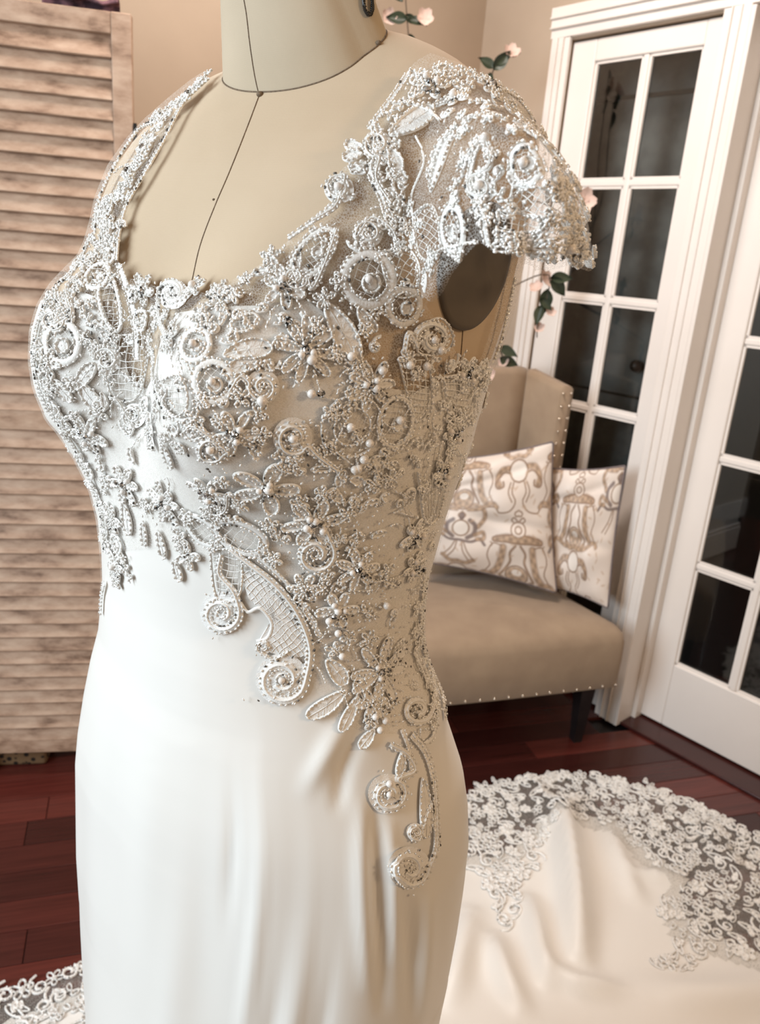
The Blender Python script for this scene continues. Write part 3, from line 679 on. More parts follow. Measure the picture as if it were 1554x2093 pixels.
for it in range(4):
    px, py = project(BODY)
    il, ir = px.argmin(1), px.argmax(1); r_ = np.arange(NZ)
    tl = np.interp(py[r_, il], XL[:, 0], XL[:, 1]); tr_ = np.interp(py[r_, ir], XR[:, 0], XR[:, 1])
    Xl, Xr = BODY[r_, il, 0], BODY[r_, ir, 0]
    # metres per pixel at either silhouette
    dl = -((BODY[r_, il] - CAM) @ ROT)[:, 2] / FPX; dr = -((BODY[r_, ir] - CAM) @ ROT)[:, 2] / FPX
    nXl = Xl + (tl - px[r_, il]) * dl; nXr = Xr + (tr_ - px[r_, ir]) * dr
    s_ = (nXr - nXl) / (Xr - Xl); b_ = nXl - s_ * Xl
    ok = (Zl > 0.47) & (Zl < 1.526)
    s_ = np.where(ok, s_, np.interp(Zl, Zl[ok], s_[ok])); b_ = np.where(ok, b_, np.interp(Zl, Zl[ok], b_[ok]))
    if it < 3: s_, b_ = gsm(s_, 3), gsm(b_, 3)
    BODY[..., 0] = BODY[..., 0] * s_[:, None] + b_[:, None]
def grid_normals(P):
    du = np.roll(P, -1, 1) - np.roll(P, 1, 1); dv = np.gradient(P, axis=0)
    n_ = np.cross(du, dv); n_ /= np.linalg.norm(n_, axis=-1, keepdims=True) + 1e-12
    return n_
BN = grid_normals(BODY)
cent = BODY.mean(1, keepdims=True)
if ((BODY - cent) * BN)[100].sum() < 0: BN = -BN

class Surf:
    "surface to lay lace on"
    def __init__(s):
        s.v = []; s.f = []; s.n = 0
    def add(s, P, closed=True, mask=None):
        a, c = P.shape[:2]; i = np.arange(a - 1)[:, None]; j = np.arange(c if closed else c - 1)[None]
        j2 = (j + 1) % c
        q = np.stack([i * c + j, i * c + j2, (i + 1) * c + j2, (i + 1) * c + j], -1).reshape(-1, 4)
        if mask is not None: q = q[mask.ravel()[q].all(1)]
        s.v.append(P.reshape(-1, 3)); s.f.append(q + s.n); s.n += P.shape[0] * P.shape[1]
    def done(s):
        V = np.concatenate(s.v); F_ = np.concatenate(s.f)
        s.b = BVHTree.FromPolygons([tuple(x) for x in V], [tuple(int(y) for y in f) for f in F_]); return s
    def hit(s, px, py):
        d = ray(px, py); h = s.b.ray_cast(Vector(CAM), Vector(d))
        if h[0] is None:
            # just outside the outline: nearest place on the surface along the ray
            best = None
            for t in np.linspace(0.35, 0.9, 45):
                q = s.b.find_nearest(Vector(CAM + d * t))
                if best is None or q[3] < best[3]: best = q
            h = best
        p, n_ = np.array(h[0]), np.array(h[1])
        if n_ @ (p - CAM) > 0: n_ = -n_
        return p, n_
    def snap(s, P, nref):
        out = np.empty_like(P); no = np.empty_like(P)
        for k, p in enumerate(P):
            h = s.b.find_nearest(Vector(p)); out[k] = h[0]; m_ = np.array(h[1])
            no[k] = m_ if m_ @ nref > -0.2 else -m_
        return out, no

form = empty('dress_form', (AX[0], AX[1], 0), 'linen covered dress form wearing the white beaded gown', 'mannequin')
FO = np.array([AX[0], AX[1], 0])
# neck: tilted tube
NL = np.array([(-60, 436), (0, 443), (60, 451), (120, 460), (185, 469), (300, 480)], float); NR = np.array([(-60, 742), (0, 758), (40, 775), (74, 791), (200, 820)], float)
nz_ = np.linspace(1.43, 1.64, 30); NK = []
for z in nz_:
    c = AX + FV * (-0.012 + 0.10 * (z - 1.50)) + LV * 0.0; c[2] = z
    NK.append(c + 0.057 * (sn_[:, None] * LV + cs_[:, None] * FV * 1.02))
NK = np.array(NK)
for it in range(3):
    px, py = project(NK); il, ir = px.argmin(1), px.argmax(1); r_ = np.arange(len(nz_))
    tl = np.interp(py[r_, il], NL[:, 0], NL[:, 1]); tr_ = np.interp(py[r_, ir], NR[:, 0], NR[:, 1])
    dl = -((NK[r_, il] - CAM) @ ROT)[:, 2] / FPX; dr = -((NK[r_, ir] - CAM) @ ROT)[:, 2] / FPX
    Xl, Xr = NK[r_, il, 0], NK[r_, ir, 0]; nXl = Xl + (tl - px[r_, il]) * dl; nXr = Xr + (tr_ - px[r_, ir]) * dr
    s_ = (nXr - nXl) / (Xr - Xl); NK[..., 0] = NK[..., 0] * s_[:, None] + (nXl - s_ * Xl)[:, None]
top = np.tile(NK[-1].mean(0), (NA, 1))

SB0 = Surf(); SB0.add(BODY); SB0.done()
SEAM = [(461, 150), (464, 158), (468, 172), (474, 183), (500, 189), (531, 191), (590, 183), (650, 165), (720, 130), (770, 98)]
hp = np.array([SB0.hit(x, y)[0] for x, y in SEAM]); hf = (hp - AX) @ FV; hl = (hp - AX) @ LV
NC = np.linalg.lstsq(np.stack([np.ones(len(hf)), hf, hl], 1), hp[:, 2], rcond=None)[0]
def neck_side(P):
    h_ = NC[0] + NC[1] * ((P - AX) @ FV) + NC[2] * ((P - AX) @ LV); k_ = 0.003
    return P[..., 2] + k_ * np.logaddexp(-h_ / k_, -1.521 / k_)
R0_ = np.empty((NA, 3)); i0 = int(np.searchsorted(Zl, 1.44))
for j in range(NA):
    g = neck_side(BODY[i0:, j]); k = int(np.argmax(g > 0)) + i0; w0, w1 = -neck_side(BODY[k - 1, j]), neck_side(BODY[k, j])
    R0_[j] = (BODY[k - 1, j] * w1 + BODY[k, j] * w0) / (w0 + w1)
kt = int(np.searchsorted(nz_, 1.60)); tt_ = np.linspace(0, 1, 16)[:, None, None]
lo_ = R0_[None] * (1 - tt_) + NK[kt][None] * tt_
SB = Surf(); SB.add(BODY); SB.add(np.concatenate([lo_, NK[kt + 1:]])); SB.done()
def seam(pix, r, name='seam_cord', n=80):
    pts = smooth_path(np.array(pix, float), n)
    P = []; Nn = []
    for x, y in pts:
        p, n_ = SB.hit(x, y); P.append(p + n_ * r * 0.4); Nn.append(n_)
    P = np.array(P)
    P[1:-1] = (P[:-2] + P[1:-1] * 2 + P[2:]) / 4
    b2 = MB(); b2.tube(P - FO, r, 6); return b2.build(name, MAT['cord'], form)
seam([(531, 193), (505, 262), (470, 350), (440, 420), (410, 500), (392, 578)], 0.00036)
seam([(497, -10), (504, 30), (511, 90), (520, 150), (528, 188)], 0.00036)
seam([(947, 655), (945, 690), (941, 740)], 0.0004)
def knot(px, py, r):
    p, n_ = SB.hit(px, py); bm = bmesh.new(); bmesh.ops.create_icosphere(bm, subdivisions=2, radius=r); b2 = MB(); b2.frombm(bm, lambda v: v * np.array([1, 1, .8]) + p - FO); b2.build('thread_knot', MAT['cord'], form)
knot(532, 193, 0.0026); knot(774, 88, 0.0020); knot(437, 408, 0.0010)
# seam lines woven in the neck cloth: side slub is in the material; arm plate below
PLC = AX + LV * 0.163 + FV * 0.004 + ZU * 1.388
def on_plate():
    tgt = np.array([(972, 690), (905, 560), (1042, 540)], float)
    return tgt
p_b, n_b = SB.hit(958, 672)
pl_n = (LV * 0.97 + FV * 0.12 - ZU * 0.10); pl_n /= np.linalg.norm(pl_n)
pp0 = p_b + pl_n * 0.004
def plp(px, py): return on_plane(px, py, pp0, pl_n)
ctr_px = (978, 545)
cpl = plp(*ctr_px); ub = plp(958, 676) - cpl; vb = plp(1044, 530) - cpl
va = plp(904, 556) - cpl
t = np.linspace(0, 2 * np.pi, 72, endpoint=False)
side = np.where(np.sin(t)[:, None] > 0, np.abs(np.sin(t))[:, None] * vb, np.abs(np.sin(t))[:, None] * va)
ring = cpl + np.cos(t)[:, None] * ub * np.where(np.cos(t) > 0, 1, 0.95)[:, None] + side
b2 = MB()
R_ = [ring - pl_n * 0.03, ring - pl_n * 0.001, cpl + (ring - cpl) * 0.985 + pl_n * 0.0006, cpl + (ring - cpl) * 0.9 + pl_n * 0.001, np.tile(cpl + pl_n * 0.001, (72, 1))]
b2.grid(np.array(R_) - FO, False, True); b2.build('arm_plate', MAT['plate'], form)
# stand
b2 = MB(); b2.tube(np.array([[0, 0, 0.02], [0, 0, 0.86]]), 0.016, 14); b2.build('pole', MAT['steel'], form)
b2 = MB(); a = np.linspace(0, 2 * np.pi, 36, endpoint=False)
b2.grid(np.array([[[r * math.cos(x), r * math.sin(x), z] for x in a] for r, z in ((0, 0.0), (0.17, 0.0), (0.17, 0.008), (0.15, 0.016), (0.03, 0.026), (0, 0.026))]), False, True); b2.build('base', MAT['steel'], form)
# dark loop hanging at the neck
p0_, n0_ = SB.hit(752, 30)
lp = []
for x, y in ((741, -30), (741, -8), (742, 10), (746, 25), (752, 33), (757, 28), (757, 12), (755, -6), (754, -30)):
    p, n_ = SB.hit(x, y); lp.append(p + n_ * 0.0022)
lp = smooth_path(np.array(lp), 70)
b2 = MB(); tw = np.linspace(0, 2 * np.pi * 16, 70)
for ph in (0, np.pi):
    off = 0.0007 * np.stack([np.cos(tw + ph), 0 * tw, np.sin(tw + ph)], 1); b2.tube(lp + off, 0.0009, 6)
lo = b2.build('cord_loop', MAT['black'])
tag(lo, 'dark twisted cord loop hanging against the neck of the dress form', 'cord')

# ================================================================== GOWN
gown = empty('wedding_gown', (AX[0], AX[1], 0), 'white satin wedding gown with beaded lace bodice and lace edged train, on the dress form', 'dress')
GO = FO
ang = TH
# skirt folds: soft vertical ripples that grow below the hip, strongest on the left hip side
DR = BODY + BN * 0.0035
zz2 = Zl[:, None]
gro = np.clip((0.98 - zz2) / 0.35, 0, 1) ** 1.2
side_w = np.exp(-((TH[None] - 0.95) / 0.5) ** 2)
fold = 0.0032 * np.sin(13 * TH[None] + 0.6 * np.sin(5 * zz2 * 3)) * gro * side_w * (Zl[:, None] < 1.0)
fold += 0.006 * gro * np.sin(5 * TH[None] + 1.2) * np.clip((0.70 - zz2) / 0.4, 0, 1)
# puckers under the hip scroll
for thc, zc, wth, wz, amp in ((0.62, 0.86, 0.035, 0.10, 0.0045), (0.80, 0.72, 0.045, 0.16, 0.0045), (0.70, 0.70, 0.035, 0.14, -0.004), (0.50, 0.93, 0.03, 0.05, -0.003), (0.93, 0.70, 0.03, 0.12, -0.004), (0.25, 0.75, 0.09, 0.2, 0.0035), (-0.2, 0.8, 0.10, 0.22, -0.003), (-0.75, 0.75, 0.12, 0.25, 0.004)):
    fold += amp * np.exp(-((TH[None] - thc - (zz2 - zc) * 0.25 + (TH[None] > np.pi) * (2 * np.pi if thc < 0 else 0) * -1) / wth) ** 2 - ((zz2 - zc) / wz) ** 2)
_bx, _by = project(DR)
for pl_, am_, w_ in (([(705, 1475), (668, 1540), (630, 1610)], .0045, 20), ([(738, 1490), (704, 1570), (690, 1650)], -.0045, 15), ([(765, 1640), (768, 1760), (776, 1900), (782, 2060)], -.006, 15), ([(797, 1690), (803, 1800), (808, 1960)], .006, 15), ([(832, 1830), (840, 1950), (842, 2080)], -.005, 16), ([(742, 1650), (742, 1800), (752, 2010)], .005, 18), ([(880, 1820), (872, 1940), (862, 2080)], .004, 18), ([(300, 1560), (296, 1800), (300, 2090)], .003, 42), ([(390, 1520), (400, 1800), (410, 2090)], -.003, 50), ([(540, 1560), (560, 1800), (575, 2090)], .003, 50)):
    P_ = smooth_path(np.array(pl_, float), 24); dm = np.full(_bx.shape, 1e4); tt = np.zeros(_bx.shape)
    for k_, (a_, c_) in enumerate(zip(P_[:-1], P_[1:])):
        d_ = c_ - a_; t_ = np.clip(((_bx - a_[0]) * d_[0] + (_by - a_[1]) * d_[1]) / (d_ @ d_), 0, 1); q_ = np.hypot(_bx - a_[0] - t_ * d_[0], _by - a_[1] - t_ * d_[1])
        tt = np.where(q_ < dm, (k_ + t_) / 23, tt); dm = np.minimum(dm, q_)
    fold = fold + np.where(((BODY - CAM) * BN).sum(-1) < 0, am_ * np.exp(-(dm / w_) ** 2) * np.sin(np.pi * np.clip(tt * .9 + .05, 0, 1)) ** .7, 0)
DR = DR + BN * fold[..., None]
DPX, DPY = project(DR)
view = ((DR - CAM) * BN).sum(-1)
facing = view < 0.002
SATIN_TOP = [(40, 640), (85, 615), (150, 590), (205, 610), (235, 690), (262, 760), (290, 815), (312, 770), (330, 690), (362, 640), (440, 625), (520, 625), (620, 610), (680, 650), (735, 730), (760, 790), (850, 800), (900, 780), (960, 760), (1010, 752), (1200, 752), (1200, 2600), (-200, 2600), (-200, 640)]
lz = Zl[:, None] + 0 * TH[None]
satm = np.where(facing, inpoly(DPX, DPY, SATIN_TOP), lz < 1.27)
b2 = MB(); idx = np.arange(NZ * NA).reshape(NZ, NA)
def masked_grid(P, inside, root, name, m, rows=(0, NZ)):
    "keep the cells of the shell where inside(points, facing, l, f) holds; cells at the rim are cut along it"
    L2 = np.broadcast_to(lx, (NZ, NA)); F2 = np.broadcast_to(ly, (NZ, NA))
    D = np.concatenate([P, facing[..., None], L2[..., None], F2[..., None]], -1).reshape(-1, 6).copy()
    test = lambda d: inside(d[:, :3], d[:, 3] > 0.5, d[:, 4], d[:, 5])
    i = np.arange(rows[0], rows[1] - 1)[:, None]; j = np.arange(NA)[None]; j2 = (j + 1) % NA
    q = np.stack([i * NA + j, i * NA + j2, (i + 1) * NA + j2, (i + 1) * NA + j], -1).reshape(-1, 4)
    m_ = test(D); q = q[m_[q].any(1)]
    inn = {}
    for f in q[~m_[q].all(1)]:
        g = f[m_[f]]; c = D[g].mean(0)
        for k in f[~m_[f]]: inn.setdefault(int(k), []).append(c)
    if inn:
        ks = np.array(list(inn)); lo = np.array([np.mean(v, 0) for v in inn.values()]); hi = D[ks]
        for _ in range(12):
            md = (lo + hi) / 2; md[:, 3] = hi[:, 3]; t_ = test(md); lo = np.where(t_[:, None], md, lo); hi = np.where(t_[:, None], hi, md)
        D[ks] = lo
    used = np.unique(q); mp_ = np.full(NZ * NA, -1); mp_[used] = np.arange(len(used))
    if name is None: return D[used, :3] - GO, mp_[q]
    b2 = MB(); b2.add(D[used, :3] - GO, mp_[q]); return b2.build(name, m, root)
def sat_in(p, fc, l, f):
    x, y = project(p); return np.where(fc, inpoly(x, y, SATIN_TOP), p[:, 2] < 1.27)
# the form's canvas torso, cut along the tilted plane of the neck seam, and the neck cloth rising from that cut
TOR = BODY - BN * (0.012 * np.clip((1.06 - Zl) / 0.08, 0, 1))[:, None, None]
tr0 = int(np.searchsorted(Zl, 0.78))
masked_grid(TOR, lambda p, fc, l, f: neck_side(p) < 0, form, 'torso', MAT['canvas'], (tr0, NZ))
b2 = MB(); b2.grid(np.concatenate([lo_, NK[kt + 1:], [top]]) - FO, False, True); b2.build('neck', MAT['neck'], form)
b2 = MB(); b2.tube(R0_ + BN[i0].mean(0) * 0 + (R0_ - R0_.mean(0)) * 0.004 - FO, 0.00055, 6, True); b2.build('seam_cord', MAT['cord'], form)
WR = int(np.searchsorted(Zl, 1.10))
masked_grid(DR, sat_in, gown, 'bodice', MAT['satin'], (WR, NZ))
masked_grid(DR, sat_in, gown, 'skirt', MAT['satin'], (0, WR + 1))

# illusion tulle over bodice, shoulders and straps
LACE = [(432, 150), (415, 170), (376, 216), (334, 292), (294, 362), (262, 420), (246, 480), (240, 530), (256, 568), (285, 572), (330, 590), (385, 585), (430, 605), (470, 575), (530, 543), (600, 483), (660, 443), (690, 400), (680, 370), (722, 320), (748, 290), (790, 225), (820, 160), (850, 125), (880, 108), (940, 128), (1010, 180), (1300, 250), (1300, 760), (1010, 752), (960, 905), (905, 1060), (872, 1200), (872, 1340), (905, 1440), (893, 1500), (760, 1500), (700, 1480), (640, 1400), (560, 1260), (480, 1160), (330, 1120), (190, 1130), (0, 900), (0, 560), (180, 400), (250, 250), (400, 140)]
TUL = BODY + BN * 0.0050 + BN * fold[..., None]
tpx, tpy = project(TUL)
ARMH = [(872, 625), (893, 560), (935, 470), (980, 400), (1060, 380), (1034, 540), (1014, 640), (984, 735), (945, 742), (915, 690)]
def tul_in(p, fc, l, f):
    x, y = project(p)
    return np.where(fc, inpoly(x, y, LACE) & ~inpoly(x, y, ARMH), (p[:, 2] < 1.44) & (p[:, 2] > 1.05) & ~((np.abs(l) > 0.135) & (p[:, 2] > 1.30) & (np.abs(f) < 0.05)))
masked_grid(TUL, tul_in, gown, 'illusion_tulle', MAT['tulle'])

# cap sleeve
def W3(l, f, z): return AX + LV * l + FV * f + ZU * z
def pd(px, py, y): return on_plane(px, py, np.array([0, y, 0]), np.array([0, 1.0, 0]))
CAP_IN = [SB.hit(868, 612)[0], SB.hit(838, 500)[0], SB.hit(850, 380)[0], SB.hit(880, 270)[0], SB.hit(935, 190)[0], SB.hit(1000, 200)[0], SB.hit(1060, 245)[0], SB.hit(1088, 300)[0], SB.hit(1085, 420)[0], SB.hit(1062, 540)[0]]
CAP_OUT = [pd(880, 612, .452), pd(935, 545, .432), pd(985, 496, .412), pd(1008, 512, .405), pd(1060, 524, .402), pd(1110, 520, .41), pd(1150, 522, .425), pd(1196, 552, .455), pd(1180, 545, .50), pd(1085, 560, .55)]
CAP_MID = [pd(874, 610, .454), pd(915, 490, .436), pd(945, 400, .425), pd(975, 330, .425), pd(1030, 300, .415), pd(1085, 310, .415), pd(1128, 330, .425), pd(1168, 400, .455), pd(1150, 440, .50), pd(1080, 545, .55)]
NU, NV = 90, 40
ci, co, cm_ = [smooth_path(np.array(x), NU) for x in (CAP_IN, CAP_OUT, CAP_MID)]
vv = np.linspace(0, 1, NV)
CAP = np.empty((NV, NU, 3))
for k, v in enumerate(vv):
    # quadratic through in, mid, out
    CAP[k] = ci * (2 * (v - .5) * (v - 1)) + cm_ * (4 * v * (1 - v)) + co * (2 * v * (v - .5))
cn = np.cross(np.gradient(CAP, axis=1), np.gradient(CAP, axis=0)); cn /= np.linalg.norm(cn, axis=-1, keepdims=True) + 1e-9
if (cn * (CAP - W3(0.1, 0, 1.36))).sum() < 0: cn = -cn
uu_ = np.linspace(0, 1, NU)[None]; vv_ = vv[:, None]
CAP += cn * (0.0020 + 0.0012 * np.sin(uu_ * 40) * vv_ - 0.007 * np.exp(-((uu_ - 0.34) / 0.022) ** 2) * np.clip(vv_ * 2, 0, 1) + 0.003 * np.exp(-((uu_ - 0.39) / 0.03) ** 2))[..., None]
b2 = MB(); b2.grid(CAP - GO); b2.build('cap_sleeve', MAT['tulle'], gown)
LS = Surf(); LS.add(TUL, True); LS.add(CAP, False); LS.done()

# ================================================================== BEADED LACE
def mesh2(name, parts):
    "one mesh from several (MB, material)"
    parts = [(b_, m) for b_, m in parts if b_.n]
    tot = MB(); mi = []
    qs, ts, mq, mt = [], [], [], []
    off = 0; vs_ = []
    for k, (b_, m) in enumerate(parts):
        v = np.concatenate(b_.v); vs_.append(v)
        for q in b_.q: qs.append(q + off); mq.append(np.full(len(q), k))
        for t in b_.t: ts.append(t + off); mt.append(np.full(len(t), k))
        off += len(v)
    tot.v = vs_; tot.q = qs; tot.t = ts; tot.n = off
    me = tot.mesh(name, parts[0][1])
    for _, m in parts[1:]: me.materials.append(m)
    me.polygons.foreach_set('material_index', np.concatenate(mq + mt).astype(np.int32)); return me
_a = np.linspace(0, 2 * np.pi, 6, endpoint=False)
_prof = [(-1.0, 0.45), (-0.55, 1.0), (0.55, 1.0), (1.0, 0.45)]
BV = np.array([[[x, r * math.cos(t), r * math.sin(t)] for t in _a] for x, r in _prof]).reshape(-1, 3)
_q = []
for i in range(3):
    for j in range(6): _q.append([i * 6 + j, i * 6 + (j + 1) % 6, (i + 1) * 6 + (j + 1) % 6, (i + 1) * 6 + j])
BQ = np.array(_q + [[0, 5, 4, 1], [1, 4, 3, 2], [18, 19, 22, 23], [19, 20, 21, 22]])
def bead_mb(P, Nn, T, r=0.00066, l=0.00108):
    P, Nn, T = map(np.asarray, (P, Nn, T)); n = len(P)
    T = T + rng.normal(0, 0.25, T.shape); T = T - (T * Nn).sum(1, keepdims=True) * Nn; T /= np.linalg.norm(T, axis=1, keepdims=True) + 1e-9
    B = np.cross(Nn, T); s_ = rng.uniform(0.82, 1.12, (n, 1, 1))
    V = P[:, None] + s_ * (BV[None, :, 0:1] * l * T[:, None] + BV[None, :, 1:2] * r * B[:, None] + BV[None, :, 2:3] * r * Nn[:, None])
    b_ = MB(); q = (BQ[None] + (np.arange(n) * len(BV))[:, None, None]).reshape(-1, 4); b_.add(V.reshape(-1, 3), q); return b_

BIG = []
class Motif:
    def __init__(s, px, py, rot=0, mode='plane', lift=0.0006, surf=None):
        s.surf = surf or LS; s.mode = mode; s.lift = lift
        s.c, s.n = (px, py) if isinstance(px, np.ndarray) else s.surf.hit(px, py); s.px, s.py = px, py
        s.mpp = -((s.c - CAM) @ ROT)[2] / FPX
        a = math.radians(rot); s.ca, s.sa = math.cos(a), math.sin(a)
        # image right / up carried into the tangent plane
        ex = ROT @ np.array([1, 0, 0.0]); ex -= s.n * (ex @ s.n); ex /= np.linalg.norm(ex); ey = np.cross(s.n, ex)
        if ey @ (ROT @ np.array([0, 1.0, 0])) < 0: ey = -ey
        s.ex, s.ey = ex, ey
        s.th, s.fi, s.bp, s.bn, s.bt = MB(), MB(), [], [], []
    def map(s, pts):
        "local picture units (px, y down) -> surface"
        p = np.asarray(pts, float); x = p[:, 0] * s.ca - p[:, 1] * s.sa; y = p[:, 0] * s.sa + p[:, 1] * s.ca
        if s.mode == 'plane':
            P = s.c + (x * s.mpp)[:, None] * s.ex - (y * s.mpp)[:, None] * s.ey
            return s.surf.snap(P, s.n)
        o = [s.surf.hit(s.px + a, s.py + b_) for a, b_ in zip(x, y)]
        P = np.array([k[0] for k in o]); Nn = np.array([k[1] for k in o])
        return P, Nn
    def line(s, pts, w=2.0, h=0.0007, beads=0, edge=None, closed=False, band=False, step=None, taper=0.0, lift=0.0):
        pts = np.asarray(pts, float); L_ = np.linalg.norm(np.diff(pts, axis=0), axis=1).sum()
        step = step or (4.0 if band else 5.0)
        n = max(4, int(L_ / step)); pts = resample(pts, n)
        if closed: pts = pts[:-1]; n -= 1
        P, Nn = s.map(pts); Nn = Nn + 0; 
        T = (np.roll(P, -1, 0) - np.roll(P, 1, 0)) if closed else np.gradient(P, axis=0)
        T /= np.linalg.norm(T, axis=1, keepdims=True) + 1e-9; B = np.cross(Nn, T)
        P0_ = P + Nn * (s.lift + lift)
        ww = np.full(n, w * s.mpp)
        if taper: ww *= 1 - taper * np.linspace(1, 0, n) ** 2
        if band:
            rd = np.where(np.arange(n) % 2, 1.0, 0.62) * h
            offs = [(-1, -0.3), (-0.85, 0.35), (-0.45, 0.9), (0.0, 1.0), (0.45, 0.9), (0.85, 0.35), (1, -0.3)]
            V = np.stack([P0_ + (ww * a)[:, None] * B + (rd * b_)[:, None] * Nn for a, b_ in offs], 1)
            s.th.grid(V - GO, closed, False)
        else:
            s.th.tube(P0_ + Nn * (w * s.mpp * 0.4) - GO, np.full(n, w * s.mpp * 0.5), 5, closed, Nn, cap=False)
        if beads:
            beads = beads * 1.45
            d = np.r_[0, np.cumsum(np.linalg.norm(np.diff(P0_, axis=0), axis=1))]; sp_ = beads * s.mpp
            k = max(1, int(d[-1] / sp_)); ss = (np.arange(k) + rng.uniform(0.2, 0.8)) * sp_ + rng.normal(0, sp_ * 0.12, k); ss = ss[(ss >= 0) & (ss <= d[-1])]
            ip = lambda A_: np.stack([np.interp(ss, d, A_[:, c]) for c in range(3)], 1)
            for e in (edge if edge is not None else [0.0]):
                hh = (h if band else w * s.mpp) if abs(e) < 0.5 else h * 0.55
                Q = P0_ + B * (e * ww)[:, None] + Nn * (hh + 0.00035)
                s.bp.append(ip(Q)); s.bn.append(ip(Nn)); s.bt.append(ip(T))
        return P0_, Nn
    def fill(s, outline, h=0.0005, rings=(1.0, 0.66, 0.33, 0.0)):
        o = np.asarray(outline, float); L_ = np.linalg.norm(np.diff(o, axis=0), axis=1).sum(); o = resample(o, max(10, int(L_ / 7)))[:-1]
        c = o.mean(0); R_ = np.concatenate([c + (o - c) * k for k in rings]); P, Nn = s.map(R_)
        n = len(o); hh = np.repeat([0.15, 0.8, 1.0, 1.0][:len(rings)], n) * h
        jit = rng.normal(0, 0.00018, len(R_))
        V = (P + Nn * (s.lift * 0.6 + hh + jit)[:, None]).reshape(len(rings), n, 3)
        s.fi.grid(V - GO, False, True)
    def net(s, outline, sp_=9, rot=0, w=1.2, sag=0.0):
        o = np.asarray(outline, float); mn, mx_ = o.min(0), o.max(0); c = (mn + mx_) / 2; R_ = np.hypot(*(mx_ - mn)) / 2
        for k, a in enumerate((rot, rot + 88)):
            a = math.radians(a); d = np.array([math.cos(a), math.sin(a)]); p = np.array([-d[1], d[0]])
            for off in np.arange(-R_, R_, sp_):
                t_ = np.linspace(-R_, R_, max(6, int(2 * R_ / 3.5)))
                L_ = c + d * t_[:, None] + p * (off + 0.12 * sp_ * np.sin(t_ / sp_ * 1.6 + off))[:, None]
                ins = inpoly(L_[:, 0], L_[:, 1], o)
                if ins.sum() < 3: continue
                e = np.flatnonzero(np.diff(np.r_[0, ins.astype(int), 0]))
                for b0, b1 in zip(e[::2], e[1::2]):
                    if b1 - b0 >= 3: s.line(L_[b0:b1], w)
    def bead(s, pts):
        P, Nn = s.map(np.asarray(pts, float)); s.bp.append(P + Nn * (s.lift + 0.0013)); s.bn.append(Nn); s.bt.append(rng.normal(0, 1, P.shape))
    def done(s, name, label=None):
        if not (s.th.n or s.fi.n): return None
        o = link(name, mesh2(name, [(s.th, MAT['thread']), (s.fi, MAT['fill'])]), gown)
        if s.bp:
            b_ = bead_mb(np.concatenate(s.bp) - GO, np.concatenate(s.bn), np.concatenate(s.bt))
            b_.build('seed_beads', MAT['bead'], o, True, 'stuff')
        return o
bm = bmesh.new(); bmesh.ops.create_uvsphere(bm, u_segments=14, v_segments=9, radius=1); b2 = MB(); b2.frombm(bm); PEARL = b2.mesh('pearl', MAT['pearl'])
b2 = MB(); a8 = np.linspace(0, 2 * np.pi, 9)[:-1]
V = [[math.cos(t), math.sin(t), 0] for t in a8] + [[math.cos(t), math.sin(t), 0.35] for t in a8] + [[.52 * math.cos(t + .39), .52 * math.sin(t + .39), 0.85] for t in a8] + [[0, 0, .86]]
T3 = []; Q4 = []
for i in range(8):
    j = (i + 1) % 8; Q4.append([i, j, 8 + j, 8 + i]); T3 += [[8 + i, 8 + j, 16 + i], [16 + i, 8 + j, 16 + j], [16 + i, 16 + j, 24]]
b2.add(V, Q4, T3); STONE = b2.mesh('rhinestone', MAT['stone'], False)
def gem(px, py, r=0.0026, kind='pearl', lift=0.0016):
    p, n_ = LS.hit(px, py); o = link(kind, PEARL if kind == 'pearl' else STONE, gown)
    o.location = Vector(p + n_ * (lift + (r * 0.6 if kind == 'pearl' else 0)) - GO); o.scale = (r,) * 3
    o.rotation_euler = Vector(n_).to_track_quat('Z', 'Y').to_euler()

def teardrop(L_, w, bend=0.0, n=36, skew=0.5):
    t = np.linspace(0, 2 * np.pi, n); x = (1 - np.cos(t)) / 2; y = w * np.sin(t) * (0.35 + 0.65 * x ** skew)
    return np.stack([L_ * x, y + bend * L_ * x ** 2], 1)
def rot2(p, deg):
    a = math.radians(deg); p = np.asarray(p, float); return np.stack([p[:, 0] * math.cos(a) - p[:, 1] * math.sin(a), p[:, 0] * math.sin(a) + p[:, 1] * math.cos(a)], 1)
def circ(r, n=40, c=(0, 0), ry=None): t = np.linspace(0, 2 * np.pi, n); return np.stack([c[0] + r * np.cos(t), c[1] + (ry or r) * np.sin(t)], 1)
def spiral2(R_, turns, a0, hand=1, r1=0.3, n=70):
    t = np.linspace(0, 1, n); r = R_ * (1 - (1 - r1) * t); a = math.radians(a0) + hand * turns * 2 * np.pi * t
    return np.stack([r * np.cos(a), r * np.sin(a)], 1)

